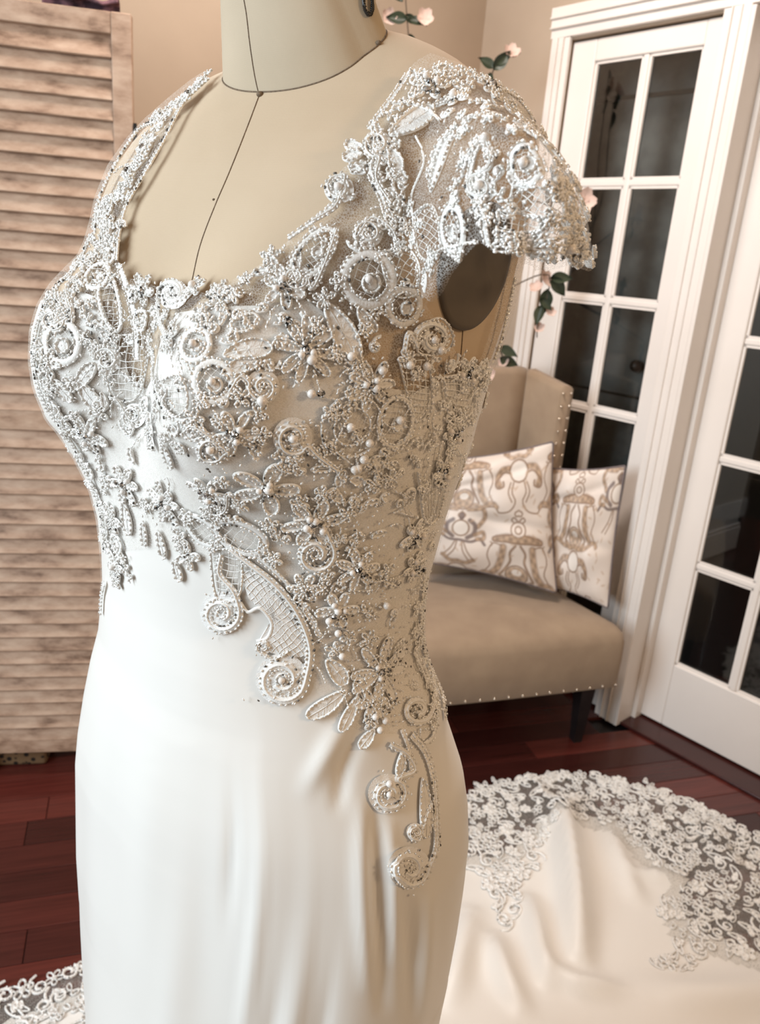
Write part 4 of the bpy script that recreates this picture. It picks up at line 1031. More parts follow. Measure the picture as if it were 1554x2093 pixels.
def flower(px, py, R_, n=5, rot=None, gems='stone', fill=True, w=3.2, name='lace_flower', bd=7):
    rot = random.uniform(0, 360) if rot is None else rot
    if R_ >= 28: BIG.append((px, py, R_ * .8))
    m = Motif(px, py, rot, lift=0.0012)
    for k in range(n):
        an = k * 360 / n + random.uniform(-8, 8); pl = teardrop(R_ * random.uniform(.88, 1.06), R_ * 1.45 / n * random.uniform(.9, 1.1), random.uniform(-.12, .12))
        p = rot2(pl + np.array([R_ * .1, 0]), an)
        if fill: m.fill(p, 0.0006)
        m.line(p, w, 0.0009, beads=bd, band=True)
        for f in (-.35, 0, .35): m.line(rot2(np.array([[R_ * .15, 0], [R_ * .5, f * R_ * .35], [R_ * .8, f * R_ * .5]]), an), 1.2)
        if random.random() < .7: m.bead(rot2(np.array([[R_ * .75, random.uniform(-4, 4)], [R_ * .55, random.uniform(-4, 4)], [R_ * .4, 0]]), an))
    m.line(circ(R_ * .16), 3, 0.0012, beads=6, band=True, closed=True)
    m.done(name)
    if gems == 'stone': gem(px, py, 0.0024, 'rhinestone', 0.0022)
    if gems == 'cluster':
        gem(px, py, 0.0024, 'rhinestone', 0.0024)
        a0 = random.uniform(0, 6.28)
        for k in range(3): gem(px + 14 * math.cos(a0 + k * 2.1), py + 14 * math.sin(a0 + k * 2.1), 0.0021, 'pearl' if k != 1 else 'rhinestone', 0.0020)
    if gems == 'pearl': gem(px, py, 0.0025, 'pearl', 0.0022)
def leaf(px, py, L_, w, rot, bend=.1, fill=True, beads=8, name='lace_leaf', veins=True, bw=2.6):
    if L_ > 55: BIG.append((px, py, max(w, L_ * .3)))
    m = Motif(px, py, rot, lift=0.0010); p = teardrop(L_, w, bend) - np.array([L_ * .5, 0])
    if fill: m.fill(p, 0.0007)
    m.line(p, bw, 0.001, beads=beads, band=True)
    x = np.linspace(0, 1, 12); m.line(np.stack([L_ * x - L_ * .5, bend * L_ * x ** 2], 1), 2.2, beads=0)
    if veins:
        for t in (.3, .45, .6, .75):
            for sg in (-1, 1): m.line(np.array([[L_ * t - L_ * .5, bend * L_ * t * t], [L_ * (t + .13) - L_ * .5, bend * L_ * t * t + sg * w * .62]]), 1.3)
    m.done(name)
def curl(px, py, R_, a0=0, hand=1, tail=(), bw=None, turns=1.25, mode='pix', fill=True, rot=0, pearl=False, name='lace_scroll', r1=.32, bd=7.5):
    if R_ >= 24: BIG.append((px, py, R_ * .9))
    m = Motif(px, py, rot, mode, lift=0.0011); bw = bw or R_ * .2
    sp_ = spiral2(R_ - bw, turns, a0, hand, r1)
    if len(tail): pts = np.vstack([np.array(tail, float) - (np.array([px, py]) if mode == 'pix' else 0), sp_[:1]]); pts = np.vstack([smooth_path(np.vstack([pts, sp_[4:5]]), 60)[:-2], sp_[4:]])
    else: pts = sp_
    if fill: m.fill(circ(R_ * .92), 0.0005)
    m.line(pts, bw, 0.0013, beads=bd, edge=[-1.0, 1.0], band=True, taper=.35)
    m.line(pts, bw * .35, 0.0016, band=True, lift=.0006)
    m.line(circ(R_ * .2), 2.2, .0008, beads=6, band=True, closed=True)
    m.bead(rng.normal(0, R_ * .45, (int(R_ / 3), 2)))
    m.done(name)
    if pearl: gem(px, py, 0.0025)
def ring(px, py, R_, ry=None, rot=0, bw=None, sp_=None, rose=True, mode='plane', double=True, name='lace_medallion', pearl=False, bd=7.5, nrot=20):
    BIG.append((px, py, min(R_, ry or R_) * .95))
    m = Motif(px, py, rot, mode, lift=0.0010); ry = ry or R_; bw = bw or min(R_, ry) * .17
    m.line(circ(R_ - bw, 60, ry=ry - bw), bw, 0.0012, beads=bd, edge=[-1.05, 1.05] if double else [1.05], band=True, closed=True, step=3.6)
    m.net(circ(R_ - bw * 1.6, 40, ry=ry - bw * 1.6), sp_ or max(7, R_ * .3), nrot)
    if rose:
        c = (R_ * .12, R_ * .1); m.line(circ(min(R_, ry) * .3, 30, c), 3.2, 0.0013, beads=7, band=True, closed=True); m.fill(circ(min(R_, ry) * .24, 20, c), .0009)
    m.done(name)
    if pearl: gem(px, py, 0.0024)
def net_patch(poly, sp_=11, rot=5, w=1.5, name='lace_net', edge=True):
    c = np.mean(poly, 0); BIG.append((c[0], c[1], 26)); m = Motif(c[0], c[1], 0, 'pix', lift=0.0007); o = np.array(poly, float) - c
    m.net(o, sp_, rot, w)
    if edge: m.line(np.vstack([smooth_path(np.vstack([o, o[:1]]), 60)]), 2.4, .0009, beads=8, band=True)
    m.done(name)
def trail(pts, w=3.0, bd=7, edge=(0.0,), name='beaded_cord', n=None):
    pts = np.array(pts, float); c = pts.mean(0); m = Motif(c[0], c[1], 0, 'pix', lift=0.0009)
    m.line(smooth_path(pts, 60) - c, w, .001, beads=bd, edge=list(edge), band=True); m.done(name)
def sprig(px, py, R_, rot, name='lace_sprig'):
    m = Motif(px, py, rot, lift=0.0009)
    m.line(smooth_path(np.array([(-R_, R_ * .2), (0, 0), (R_, -R_ * .3)]), 20), 2.4, beads=9)
    for x, a in ((-.6, 50), (-.2, -55), (.25, 45), (.6, -50), (.95, 0)):
        p = rot2(teardrop(R_ * .62, R_ * .2, .15, 20), a) + np.array([x * R_, -x * .2 * R_]); m.fill(p, .0006); m.line(p, 2.0, .0009, beads=9, band=True)
    m.done(name)
def mini(px, py, R_, rot, hand, name='lace_curlicue', fill=True):
    m = Motif(px, py, rot, lift=0.0008); sp_ = spiral2(R_, 1.15, 0, hand, .3, 40)
    t = np.array([[R_ * 1.1, -R_ * 1.5 * hand], [R_ * 1.25, -R_ * .6 * hand]]); pts = smooth_path(np.vstack([t, sp_[::4]]), 50)
    if fill: m.fill(circ(R_ * .85, 20), .0005)
    m.line(pts, 3.0, .0011, beads=7, edge=[0.9], band=True); m.bead(rng.normal(0, R_ * .4, (5, 2))); m.done(name)

# ---- shoulder and strap
flower(879, 176, 42, 6, 10, 'cluster'); ring(911, 148, 26, name='lace_rosette'); flower(930, 205, 34, 5, 40, 'pearl')
leaf(845, 252, 112, 30, -30, -.1); trail([(765, 250), (775, 300), (760, 350), (785, 410), (800, 470)], 9, 6, (-1, 0, 1)); curl(772, 300, 34, 80, 1, [(800, 420), (770, 370)])
leaf(812, 330, 62, 18, 60, .25); leaf(905, 330, 125, 26, -42, -.1, veins=True); leaf(893, 318, 100, 15, -46, .12, veins=False)
flower(992, 297, 30, 5, 0, 'pearl'); curl(985, 385, 34, -90, -1, [(995, 300), (1005, 340)], pearl=True); trail([(975, 310), (965, 370), (985, 440), (1000, 500)], 6, 6, (-1, 1))
ring(928, 468, 52, rot=15, pearl=False); net_patch([(850, 440), (885, 420), (905, 480), (895, 530), (860, 520)], 12, 35); ring(1077, 335, 50, rot=-20, pearl=True); 
net_patch([(1050, 370), (1090, 380), (1140, 400), (1150, 440), (1090, 440), (1045, 420)], 15, 40, 2.2); net_patch([(1020, 430), (1120, 450), (1150, 480), (1060, 510), (1020, 490)], 13, 20, 1.8)
for k in range(5): trail([(1015, 470 + 11 * k), (1060, 476 + 10 * k), (1110, 466 + 11 * k), (1165, 440 + 20 * k)], 2.0, 8)
ring(1109, 515, 30, name='lace_rosette'); flower(1160, 500, 32, 6, 0, 'pearl'); flower(1180, 525, 26, 5, 0, None); ring(1172, 462, 24, name='lace_rosette'); mini(1186, 500, 14, 0, 1); mini(1150, 372, 15, 40, 1); mini(1110, 275, 15, 80, 1); ring(1160, 420, 30, name='lace_rosette'); flower(1130, 300, 36, 6, 20, None)
m_ = Motif(1050, 222, 0, lift=.001)
for k in range(22):
    a = math.radians(-200 + 10 * k); m_.line(np.array([[12 * math.cos(a), 12 * math.sin(a)], [52 * math.cos(a), 44 * math.sin(a)]]), 2.0, beads=0)
m_.line(np.array([[54 * math.cos(math.radians(t_)), 46 * math.sin(math.radians(t_))] for t_ in range(-200, 20, 6)]), 4, .0012, beads=6, edge=[-1, 1], band=True); m_.done('lace_ruffle')
ring(1045, 222, 22, name='lace_rosette'); sprig(990, 235, 34, 20); flower(1005, 178, 34, 6, 0, 'stone'); sprig(960, 150, 30, 30)
curl(694, 388, 33, -60, -1, [(640, 455), (665, 440), (690, 420)], pearl=True); leaf(724, 302, 40, 13, 200, .1); leaf(722, 322, 40, 14, 170, .1); leaf(735, 345, 36, 12, 140, .1)
curl(753, 478, 32, 160, 1, [(815, 520), (800, 470), (760, 448)]); ring(753, 572, 60, rot=10, pearl=True); net_patch([(775, 520), (830, 505), (860, 545), (850, 600), (800, 600)], 15, 30, 2.0); ring(826, 626, 42, pearl=False, nrot=50)
leaf(705, 678, 135, 30, 55, .12, bw=3.4); leaf(745, 655, 60, 15, 65, -.2); ring(640, 520, 68, 36, -50, sp_=13, rose=True); curl(605, 570, 32, 0, 1, [(690, 470), (665, 540), (640, 590)])
trail([(590, 490), (640, 455), (682, 420), (700, 400)], 4, 7, (-1, 1)); trail([(754, 268), (786, 226), (812, 190), (838, 150)], 5, 6, (-1, 1))
trail([(800, 215), (840, 215), (880, 230), (905, 250)], 3, 7); trail([(850, 280), (870, 330), (845, 400), (850, 460)], 2.5, 0); trail([(870, 560), (890, 520), (940, 500), (982, 494)], 3.5, 7)
trail([(1050, 565), (1036, 630), (1022, 690), (1004, 742)], 3, 6, (-1, 1))
# ---- left strap
for x, y, r in ((410, 172, 13), (388, 196, 15), (366, 216, 15), (345, 236, 17), (327, 262, 17), (312, 282, 17), (296, 305, 17), (285, 330, 18), (265, 352, 18), (252, 380, 18), (240, 405, 20), (222, 430, 20), (226, 462, 20), (214, 495, 22), (222, 530, 22)):
    (flower(x, y, r, 5, None, 'stone' if random.random() < .4 else None, bd=6) if random.random() < .55 else mini(x, y, r * .8, random.uniform(0, 360), 1))
trail([(418, 164), (380, 196), (345, 222), (320, 250), (290, 264), (262, 300), (238, 340), (215, 385), (200, 430), (196, 480)], 4, 6, (-1, 1)); trail([(430, 162), (378, 214), (338, 288), (298, 358), (262, 420), (246, 480), (240, 535)], 3.5, 6, (-1, 1))
leaf(300, 315, 60, 12, 115, .1); leaf(205, 440, 60, 13, 100, .1)
# ---- bodice, left cup
ring(126, 700, 48, pearl=False, rot=30); flower(135, 626, 36, 6, 0, None); ring(225, 617, 68, 27, 75, sp_=13, rose=False); trail([(248, 552), (268, 610), (280, 670), (282, 735)], 7, 6, (-1, 1)); flower(292, 595, 36, 6, 15, 'stone')
net_patch([(215, 690), (300, 690), (296, 780), (270, 820), (225, 800)], 15, 3, 2.0); leaf(172, 768, 70, 17, -55, .1); leaf(128, 795, 60, 15, 40, .1); leaf(183, 812, 74, 20, 60, -.1); flower(180, 889, 44, 6, 0, 'cluster')
curl(112, 655, 30, 0, 1, [(170, 560), (140, 590), (150, 640)]); ring(200, 565, 34, name='lace_rosette'); curl(220, 735, 32, 180, 1, [(170, 690), (190, 700)]); flower(98, 745, 30, 5, 0, None); ring(290, 655, 24, name='lace_rosette')
trail([(190, 480), (160, 545), (115, 592), (88, 640), (74, 690), (72, 745), (92, 820), (130, 875), (165, 930), (195, 1000), (212, 1060), (218, 1130)], 5, 6, (-1, 0, 1))
for x, y in ((95, 790), (112, 835), (140, 872), (165, 930), (185, 965), (198, 1005), (210, 1040), (215, 1085), (222, 1120)): mini(x, y, 15, random.uniform(0, 360), 1)
# ---- centre
curl(355, 602, 34, 180, 1, [(345, 690), (330, 650)]); flower(402, 590, 26, 5, 0, 'pearl'); flower(450, 600, 30, 6, 0, None); trail([(318, 728), (318, 780), (345, 842), (380, 860)], 6, 6, (-1, 1)); ring(436, 780, 48, rot=20, pearl=True); ring(400, 705, 40, sp_=11, pearl=True)
net_patch([(330, 780), (372, 770), (385, 830), (350, 850)], 13, 5, 1.8); flower(626, 716, 64, 8, 10, 'cluster', w=2.4); gem(636, 735, .0030); gem(590, 657, .0026, 'rhinestone'); gem(655, 803, .0026, 'rhinestone'); flower(580, 588, 44, 6, 20, 'cluster')
leaf(505, 712, 100, 24, -18, .12); leaf(490, 745, 84, 18, -30, .15); curl(537, 790, 38, 200, -1, [(470, 800), (490, 770)], pearl=False); gem(535, 818, .0030); flower(481, 885, 48, 7, 0, 'cluster'); curl(432, 915, 36, 0, 1, [(380, 880), (400, 870)], pearl=True)
ring(500, 660, 34, 20, -20, name='lace_rosette'); flower(350, 690, 30, 5, 0, None); ring(300, 830, 22, name='lace_rosette'); flower(310, 880, 40, 6, 0, None); leaf(345, 930, 70, 18, 80, .1); mini(390, 880, 22, 0, 1); curl(275, 850, 28, 90, 1, [(225, 810), (245, 820)])
flower(256, 990, 42, 6, 0, 'cluster'); leaf(262, 1060, 70, 18, 85, .05); flower(337, 1028, 46, 7, 0, 'cluster'); leaf(333, 1112, 62, 12, 75, .1); leaf(297, 1090, 56, 10, 90, .05); flower(427, 1004, 42, 6, 0, 'cluster'); flower(545, 997, 64, 5, 12, 'cluster'); gem(550, 995, .0028)
curl(598, 893, 44, 30, 1, [(690, 960), (650, 930)], pearl=True); flower(640, 1068, 58, 6, 0, 'cluster'); gem(628, 1074, .0028); gem(645, 1060, .0026)
ring(492, 1096, 62, 48, 15, bw=8, sp_=17, rose=False, double=True); ring(415, 1083, 46, 38, 30, sp_=14, rose=False); curl(445, 1030, 26, 0, 1, [(500, 1040), (470, 1005)])
flower(232, 1060, 32, 6, 0, None); flower(238, 1158, 30, 6, 0, 'pearl'); ring(240, 1110, 24, name='lace_rosette'); trail([(216, 1190), (210, 1220), (208, 1255)], 5, 6, (-1, 1)); flower(385, 1135, 30, 5, 0, None); leaf(365, 1165, 46, 12, 70, .1)
# ---- right of the bodice
flower(759, 787, 50, 7, 0, 'cluster'); curl(882, 692, 46, 150, 1, [(825, 720), (835, 680)], pearl=True, fill=False); net_patch([(850, 670), (900, 650), (925, 690), (905, 720), (855, 720)], 13, 30, 1.8)
net_patch([(815, 735), (870, 730), (880, 830), (850, 860), (830, 800)], 13, 5, 2.0); net_patch([(905, 770), (960, 770), (965, 840), (920, 855)], 13, 10, 2.0); flower(952, 764, 34, 6, 0, 'cluster'); flower(928, 884, 32, 6, 0, 'cluster'); ring(985, 752, 22, name='lace_rosette')
m_ = Motif(720, 872, 0, lift=.001); m_.line(circ(66, 60), 2.2, .0008, beads=7, band=True, closed=True); m_.line(circ(40, 40), 2, .0008, beads=8, band=True, closed=True); m_.net(circ(60), 16, 30, 1.0); m_.done('lace_medallion')
ring(809, 862, 46, 58, 0, bw=5, sp_=14, rose=True); sprig(700, 985, 62, -20); sprig(780, 960, 50, -40); curl(645, 1130, 50, -40, 1, [(600, 1060), (650, 1060)], fill=False); flower(732, 1162, 44, 7, 0, 'cluster'); flower(848, 1158, 32, 6, 0, 'cluster'); flower(846, 1094, 34, 6, 0, 'cluster'); flower(905, 960, 32, 6, 0, 'cluster')
m_ = Motif(880, 1010, 0, 'pix', lift=.001)
for k in range(7): m_.line(np.array([[-22 + 8 * k, -45], [-20 + 7 * k, 0], [-14 + 5 * k, 48]]), 1.8)
m_.line(smooth_path(np.array([(-28, -48), (-22, 0), (-14, 52), (8, 54), (24, 0), (36, -48)]), 40), 3, .001, beads=6, band=True); m_.done('lace_fan')
for x, y in ((635, 803), (714, 870), (752, 902), (729, 953), (813, 856), (778, 755), (660, 1080), (716, 727), (690, 1245), (786, 1234), (672, 1265), (690, 1290), (698, 1338), (784, 1472), (774, 1491), (764, 1464), (793, 1600), (722, 955), (765, 792), (740, 935), (833, 744), (866, 746), (895, 712)): gem(x, y, .0027)
# ---- lower scrolls over the skirt
curl(454, 1252, 48, -20, 1, [(455, 1130), (450, 1170), (478, 1205)], bw=9); net_patch([(430, 1120), (490, 1130), (490, 1215), (445, 1220)], 13, 8, 1.8)
curl(577, 1388, 58, 0, 1, [(470, 1120), (510, 1150), (565, 1195), (610, 1255), (634, 1325)], bw=10, turns=1.4, pearl=True)
m_ = Motif(560, 1250, 0, 'pix', lift=.0009); pl_ = np.array([(490, 1165), (530, 1165), (580, 1215), (615, 1270), (630, 1340), (590, 1345), (545, 1330), (525, 1312), (555, 1300), (552, 1270), (530, 1240), (510, 1225)], float) - (560, 1250); m_.fill(np.vstack([pl_, pl_[:1]])); m_.net(pl_, 12, 50, 1.4); m_.done('lace_net')
trail([(526, 1310), (548, 1302), (556, 1272), (532, 1242), (508, 1250), (492, 1230)], 4, 0); curl(540, 1320, 18, 90, 1, [(590, 1330), (560, 1345)])
trail([(470, 1118), (530, 1140), (590, 1195), (625, 1245), (655, 1300)], 5, 7, (-1, 1)); flower(622, 1200, 34, 6, 0, None); flower(690, 1245, 40, 6, 0, 'cluster')
flower(778, 1372, 66, 8, 10, 'cluster', w=2.4); leaf(672, 1442, 95, 20, 140, .12); leaf(716, 1460, 76, 14, 110, .1); leaf(690, 1370, 70, 20, 50, .1); flower(762, 1437, 34, 6, 0, None); curl(852, 1450, 38, 0, 1, [(880, 1380), (885, 1410)], fill=False); leaf(752, 1510, 46, 13, 120, .1)
curl(793, 1622, 45, -60, 1, [(795, 1520), (830, 1540), (845, 1575)], bw=8.5, pearl=True); trail([(820, 1490), (835, 1530), (840, 1580)], 5, 7, (-1, 1)); leaf(820, 1560, 50, 12, 95, .1)
trail([(840, 1500), (868, 1536), (885, 1596), (890, 1678), (892, 1742)], 8, 6.5, (-1, 0, 1)); curl(836, 1772, 47, 0, 1, [(885, 1600), (890, 1680), (888, 1735)], bw=8.5, turns=1.35); curl(848, 1700, 20, 60, 1, [(880, 1640), (868, 1670)], bw=5); leaf(870, 1650, 120, 18, 82, .05)
trail([(868, 1180), (862, 1240), (862, 1310), (880, 1370), (902, 1420), (910, 1470)], 7, 5.5, (-1, 0, 1)); trail([(845, 1330), (870, 1390), (890, 1440), (885, 1500), (868, 1520)], 5, 6, (-1, 1))

# ---- smaller work filling the ground between
GRD = [(432, 150), (415, 170), (376, 216), (334, 292), (294, 362), (262, 420), (246, 480), (240, 530), (256, 575), (285, 580), (330, 600), (385, 592), (430, 612), (470, 582), (530, 550), (600, 490), (660, 450), (700, 400), (722, 340), (760, 290), (800, 225), (830, 160), (885, 105), (960, 140), (1060, 200), (1120, 290), (1180, 430), (1190, 540), (1100, 515), (1000, 510), (985, 490), (900, 550), (872, 610), (880, 650), (925, 690), (900, 745), (950, 738), (1003, 750), (960, 905), (905, 1060), (870, 1200), (866, 1340), (905, 1440), (890, 1500), (800, 1500), (720, 1470), (690, 1400), (650, 1330), (610, 1210), (560, 1160), (470, 1110), (400, 1130), (340, 1080), (290, 1060), (262, 1180), (225, 1190), (215, 1100), (160, 930), (100, 845), (70, 740), (85, 640), (150, 545), (197, 480), (215, 400), (260, 300), (340, 220)]
OPEN = [[(220, 880), (258, 900), (255, 955), (225, 950)], [(350, 905), (385, 940), (420, 1020), (395, 1060), (350, 985)], [(285, 920), (325, 930), (315, 990), (290, 1000)], [(470, 650), (530, 640), (535, 690), (480, 700)], [(530, 825), (600, 790), (690, 785), (660, 830), (600, 860), (545, 900)], [(680, 450), (740, 400), (740, 440), (715, 540), (670, 600), (665, 560)], [(840, 235), (900, 240), (900, 290), (860, 330), (850, 400), (820, 400)], [(760, 650), (860, 655), (850, 690), (790, 735), (765, 700)], [(500, 930), (560, 900), (540, 950), (490, 960)], [(560, 1130), (610, 1150), (640, 1230), (600, 1190)], [(440, 1040), (540, 1035), (570, 1070), (540, 1060)], [(790, 1050), (830, 1040), (820, 1130), (790, 1140)], [(830, 960), (860, 950), (860, 1000), (830, 1010)], [(850, 340), (920, 360), (900, 420), (855, 430)], [(275, 760), (300, 800), (318, 760), (300, 690)]]
pts = []
tries = 0
while tries < 9000 and len(pts) < 300:
    tries += 1
    x, y = rng.uniform(60, 1200), rng.uniform(150, 1500)
    dmin = 21 if y < 1100 else 24
    if not inpoly(np.array([x]), np.array([y]), GRD)[0] or any(inpoly(np.array([x]), np.array([y]), o)[0] for o in OPEN): continue
    if any((x - a) ** 2 + (y - b_) ** 2 < dmin ** 2 for a, b_ in pts) or any((x - a) ** 2 + (y - b_) ** 2 < c * c for a, b_, c in BIG): continue
    pts.append((x, y))
for k, (x, y) in enumerate(pts):
    r = rng.uniform(13, 20); a = rng.uniform(0, 360); t_ = rng.random(); right = x > 640 and y > 780
    if t_ < (.22 if right else .30): flower(x, y, r * 1.15, 5, a, None, fill=not right, w=2.0)
    elif t_ < .52: mini(x, y, r * .8, a, 1 if rng.random() < .5 else -1, fill=not right)
    elif t_ < .70: sprig(x, y, r * 1.3, a)
    elif t_ < .82: leaf(x, y, r * 2.3, r * .5, a, .15, fill=not right, veins=False, bw=2.2)
    else:
        m_ = Motif(x, y, a, lift=.0008); q_ = np.cumsum(rng.normal(0, 1, (6, 2)) * 3 + np.array([9, 0]), 0) - np.array([30, 0]); m_.line(smooth_path(q_, 30), 1.8, beads=7); m_.done('beaded_cord')
for k in range(95):
    x, y = rng.uniform(600, 1000), rng.uniform(740, 1480)
    if not inpoly(np.array([x]), np.array([y]), GRD)[0]: continue
    m_ = Motif(x, y, rng.uniform(0, 360), lift=.0009); t_ = np.linspace(0, 1, 14); cv = rng.uniform(-3.5, 3.5); L_ = rng.uniform(35, 75); a_ = cv * t_; q_ = np.cumsum(np.stack([np.cos(a_), np.sin(a_)], 1) * L_ / 14, 0) - L_ / 3
    m_.line(q_, 1.6, beads=5); m_.done('beaded_cord')
# loose scatter of beads over the whole ground
P_, N_ = [], []
while len(P_) < 1500:
    x, y = (rng.uniform(60, 1200), rng.uniform(150, 1500)) if len(P_) < 1100 else (rng.uniform(600, 1010), rng.uniform(740, 1480))
    if not inpoly(np.array([x]), np.array([y]), GRD)[0] or any(inpoly(np.array([x]), np.array([y]), o)[0] for o in OPEN): continue
    p, n_ = LS.hit(x, y); P_.append(p + n_ * rng.uniform(.0012, .0022)); N_.append(n_)
b_ = bead_mb(np.array(P_) - GO, np.array(N_), rng.normal(0, 1, (len(P_), 3))); b_.build('seed_beads', MAT['bead'], gown, True, 'stuff')

# ---- the sides and back the photograph does not show
def spot(P, Nn, got, dmin):
    if any(((P - g) ** 2).sum() < dmin ** 2 for g in got): return
    got.append(P); r = rng.uniform(13, 22); a = rng.uniform(0, 360); t_ = rng.random()
    if t_ < .4: flower(P, Nn, r * 1.2, 5, a, None)
    elif t_ < .65: mini(P, Nn, r * .8, a, 1)
    elif t_ < .85: sprig(P, Nn, r * 1.3, a)
    else: leaf(P, Nn, r * 2.3, r * .5, a, .15, veins=False)
got_ = []
for _ in range(260):
    i, j = rng.integers(4, NV), rng.integers(int(NU * .30), NU - 3); p = CAP[i, j]
    if cn[i, j] @ (p - CAM) < -.08 * np.linalg.norm(p - CAM): continue
    spot(p, cn[i, j], got_, .0155)
for _ in range(900):
    i = int(np.searchsorted(Zl, rng.uniform(1.09, 1.42))); j = rng.integers(NA); p = TUL[i, j]; n_ = BN[i, j]
    if n_ @ (p - CAM) < .22 * np.linalg.norm(p - CAM) or (abs(lx[i, j]) > .12 and Zl[i] > 1.29): continue
    spot(p, n_, got_, .026)

# ================================================================== TRAIN on the floor
TC = np.array([AX[0], AX[1]])
OUT = [(-60, 1.15), (-20, 1.30), (10, 1.5), (31, 1.62), (44.0, 1.593), (48.8, 1.582), (54.0, 1.566), (57.8, 1.534), (63.5, 1.456), (68.2, 1.355), (72.6, 1.213), (85, .98), (105, .78), (126.9, .700), (139, .735), (160, .74), (185, .70), (215, .60), (250, .52), (280, .62), (300, 1.15)]
OA, OR = np.array(OUT).T
PHI = np.radians(np.linspace(-60, 300, 361)[:-1]); RO = gsm(np.interp(np.degrees(PHI), OA, OR), 2)
RO = RO * (1 + 0.006 * np.sin(PHI * 37) + 0.004 * np.sin(PHI * 61))
def ridge(xy, pix, h, w, skew=0.0):
    pts = np.array([on_z(x, y)[:2] for x, y in pix]); pts = smooth_path(pts, 24); dm = np.full(xy.shape[:-1], 9.0); tt = np.zeros(xy.shape[:-1])
    for k, (a, b_) in enumerate(zip(pts[:-1], pts[1:])):
        d = b_ - a; t = np.clip(((xy - a) @ d) / (d @ d), 0, 1); q = np.linalg.norm(xy - a - t[..., None] * d, axis=-1)
        tt = np.where(q < dm, (k + t) / 23, tt); dm = np.minimum(dm, q)
    return h * np.exp(-(dm / w) ** 2) * np.sin(np.pi * np.clip(tt * .84 + .08, 0, 1)) ** .6
def height(xy):
    z = np.full(xy.shape[:-1], 0.0035)
    for pix, h, w in (([(1146, 1660), (1158, 1740), (1172, 1850), (1180, 1960)], .075, .030), ([(1236, 1690), (1262, 1760), (1290, 1830)], .032, .025), ([(1085, 1850), (1100, 1940), (1116, 2010)], .036, .022), ([(1010, 1930), (1030, 2000), (1060, 2060)], .032, .024),
                      ([(1300, 1795), (1360, 1800), (1400, 1806)], .022, .018), ([(1130, 1990), (1180, 2020), (1260, 2030)], .028, .026), ([(960, 1880), (940, 1960), (920, 2040)], .034, .03), ([(1330, 2040), (1450, 2050), (1600, 2030)], .034, .045), ([(1090, 1610), (1110, 1650), (1130, 1690)], .02, .03), ([(1450, 1700), (1480, 1760), (1540, 1820)], .02, .03)):
        z = z + ridge(xy, pix, h, w)
    x, y = xy[..., 0], xy[..., 1]
    return z + 0.002 * (1 + np.sin(x * 23 + 2 * np.sin(y * 11)) * np.cos(y * 17))
NR_ = 150
rr = np.linspace(0, 1, NR_)[:, None]; R0 = 0.20
RAD = R0 + (RO[None] - R0) * rr
XY = np.stack([TC[0] + RAD * np.cos(PHI), TC[1] + RAD * np.sin(PHI)], -1)
edge_dip = np.clip((RO[None] - RAD) / 0.03, 0, 1)
Zt = 0.0012 + height(XY) * (0.25 + 0.75 * edge_dip)
TR = np.concatenate([XY, Zt[..., None]], -1)
SATP = np.array([on_z(x, y)[:2] for x, y in ((900, 1755), (1000, 1760), (1060, 1745), (1100, 1700), (1140, 1668), (1200, 1672), (1260, 1692), (1340, 1757), (1388, 1797), (1385, 1850), (1400, 1900), (1480, 1935), (1560, 1965), (1700, 2010), (1750, 2300))] )
SATP = np.vstack([SATP, [[0.6, 0.1], [-0.5, 0.0], [-0.74, 0.6], [-0.70, 0.95], [-0.60, 1.05], [-0.48, 1.13], [-0.25, 1.22]]])
TULW = TC + (SATP - TC) * 0.965
q_ = np.arange(NR_ * 360).reshape(NR_, 360)
i_ = np.arange(NR_ - 1)[:, None]; j_ = np.arange(360)[None]; j2_ = (j_ + 1) % 360
allq = np.stack([i_ * 360 + j_, i_ * 360 + j2_, (i_ + 1) * 360 + j2_, (i_ + 1) * 360 + j_], -1).reshape(-1, 4)
ins0 = inpoly(XY[..., 0].ravel(), XY[..., 1].ravel(), np.array(TULW)); 
b2 = MB(); b2.add(TR.reshape(-1, 3) + np.array([0, 0, 0.0025]) - GO, allq[~ins0[allq].all(1)])
me = b2.mesh('train_tulle', MAT['tulle_floor']); link('train_tulle', me, gown)
ins = inpoly(XY[..., 0].ravel(), XY[..., 1].ravel(), SATP); sq = allq[ins[allq].any(1)]
used = np.unique(sq); mp_ = np.full(NR_ * 360, -1); mp_[used] = np.arange(len(used))
TV = TR.reshape(-1, 3)[used].copy()
b2 = MB(); b2.add(TV - GO, mp_[sq]); b2.build('train', MAT['satin'], gown)

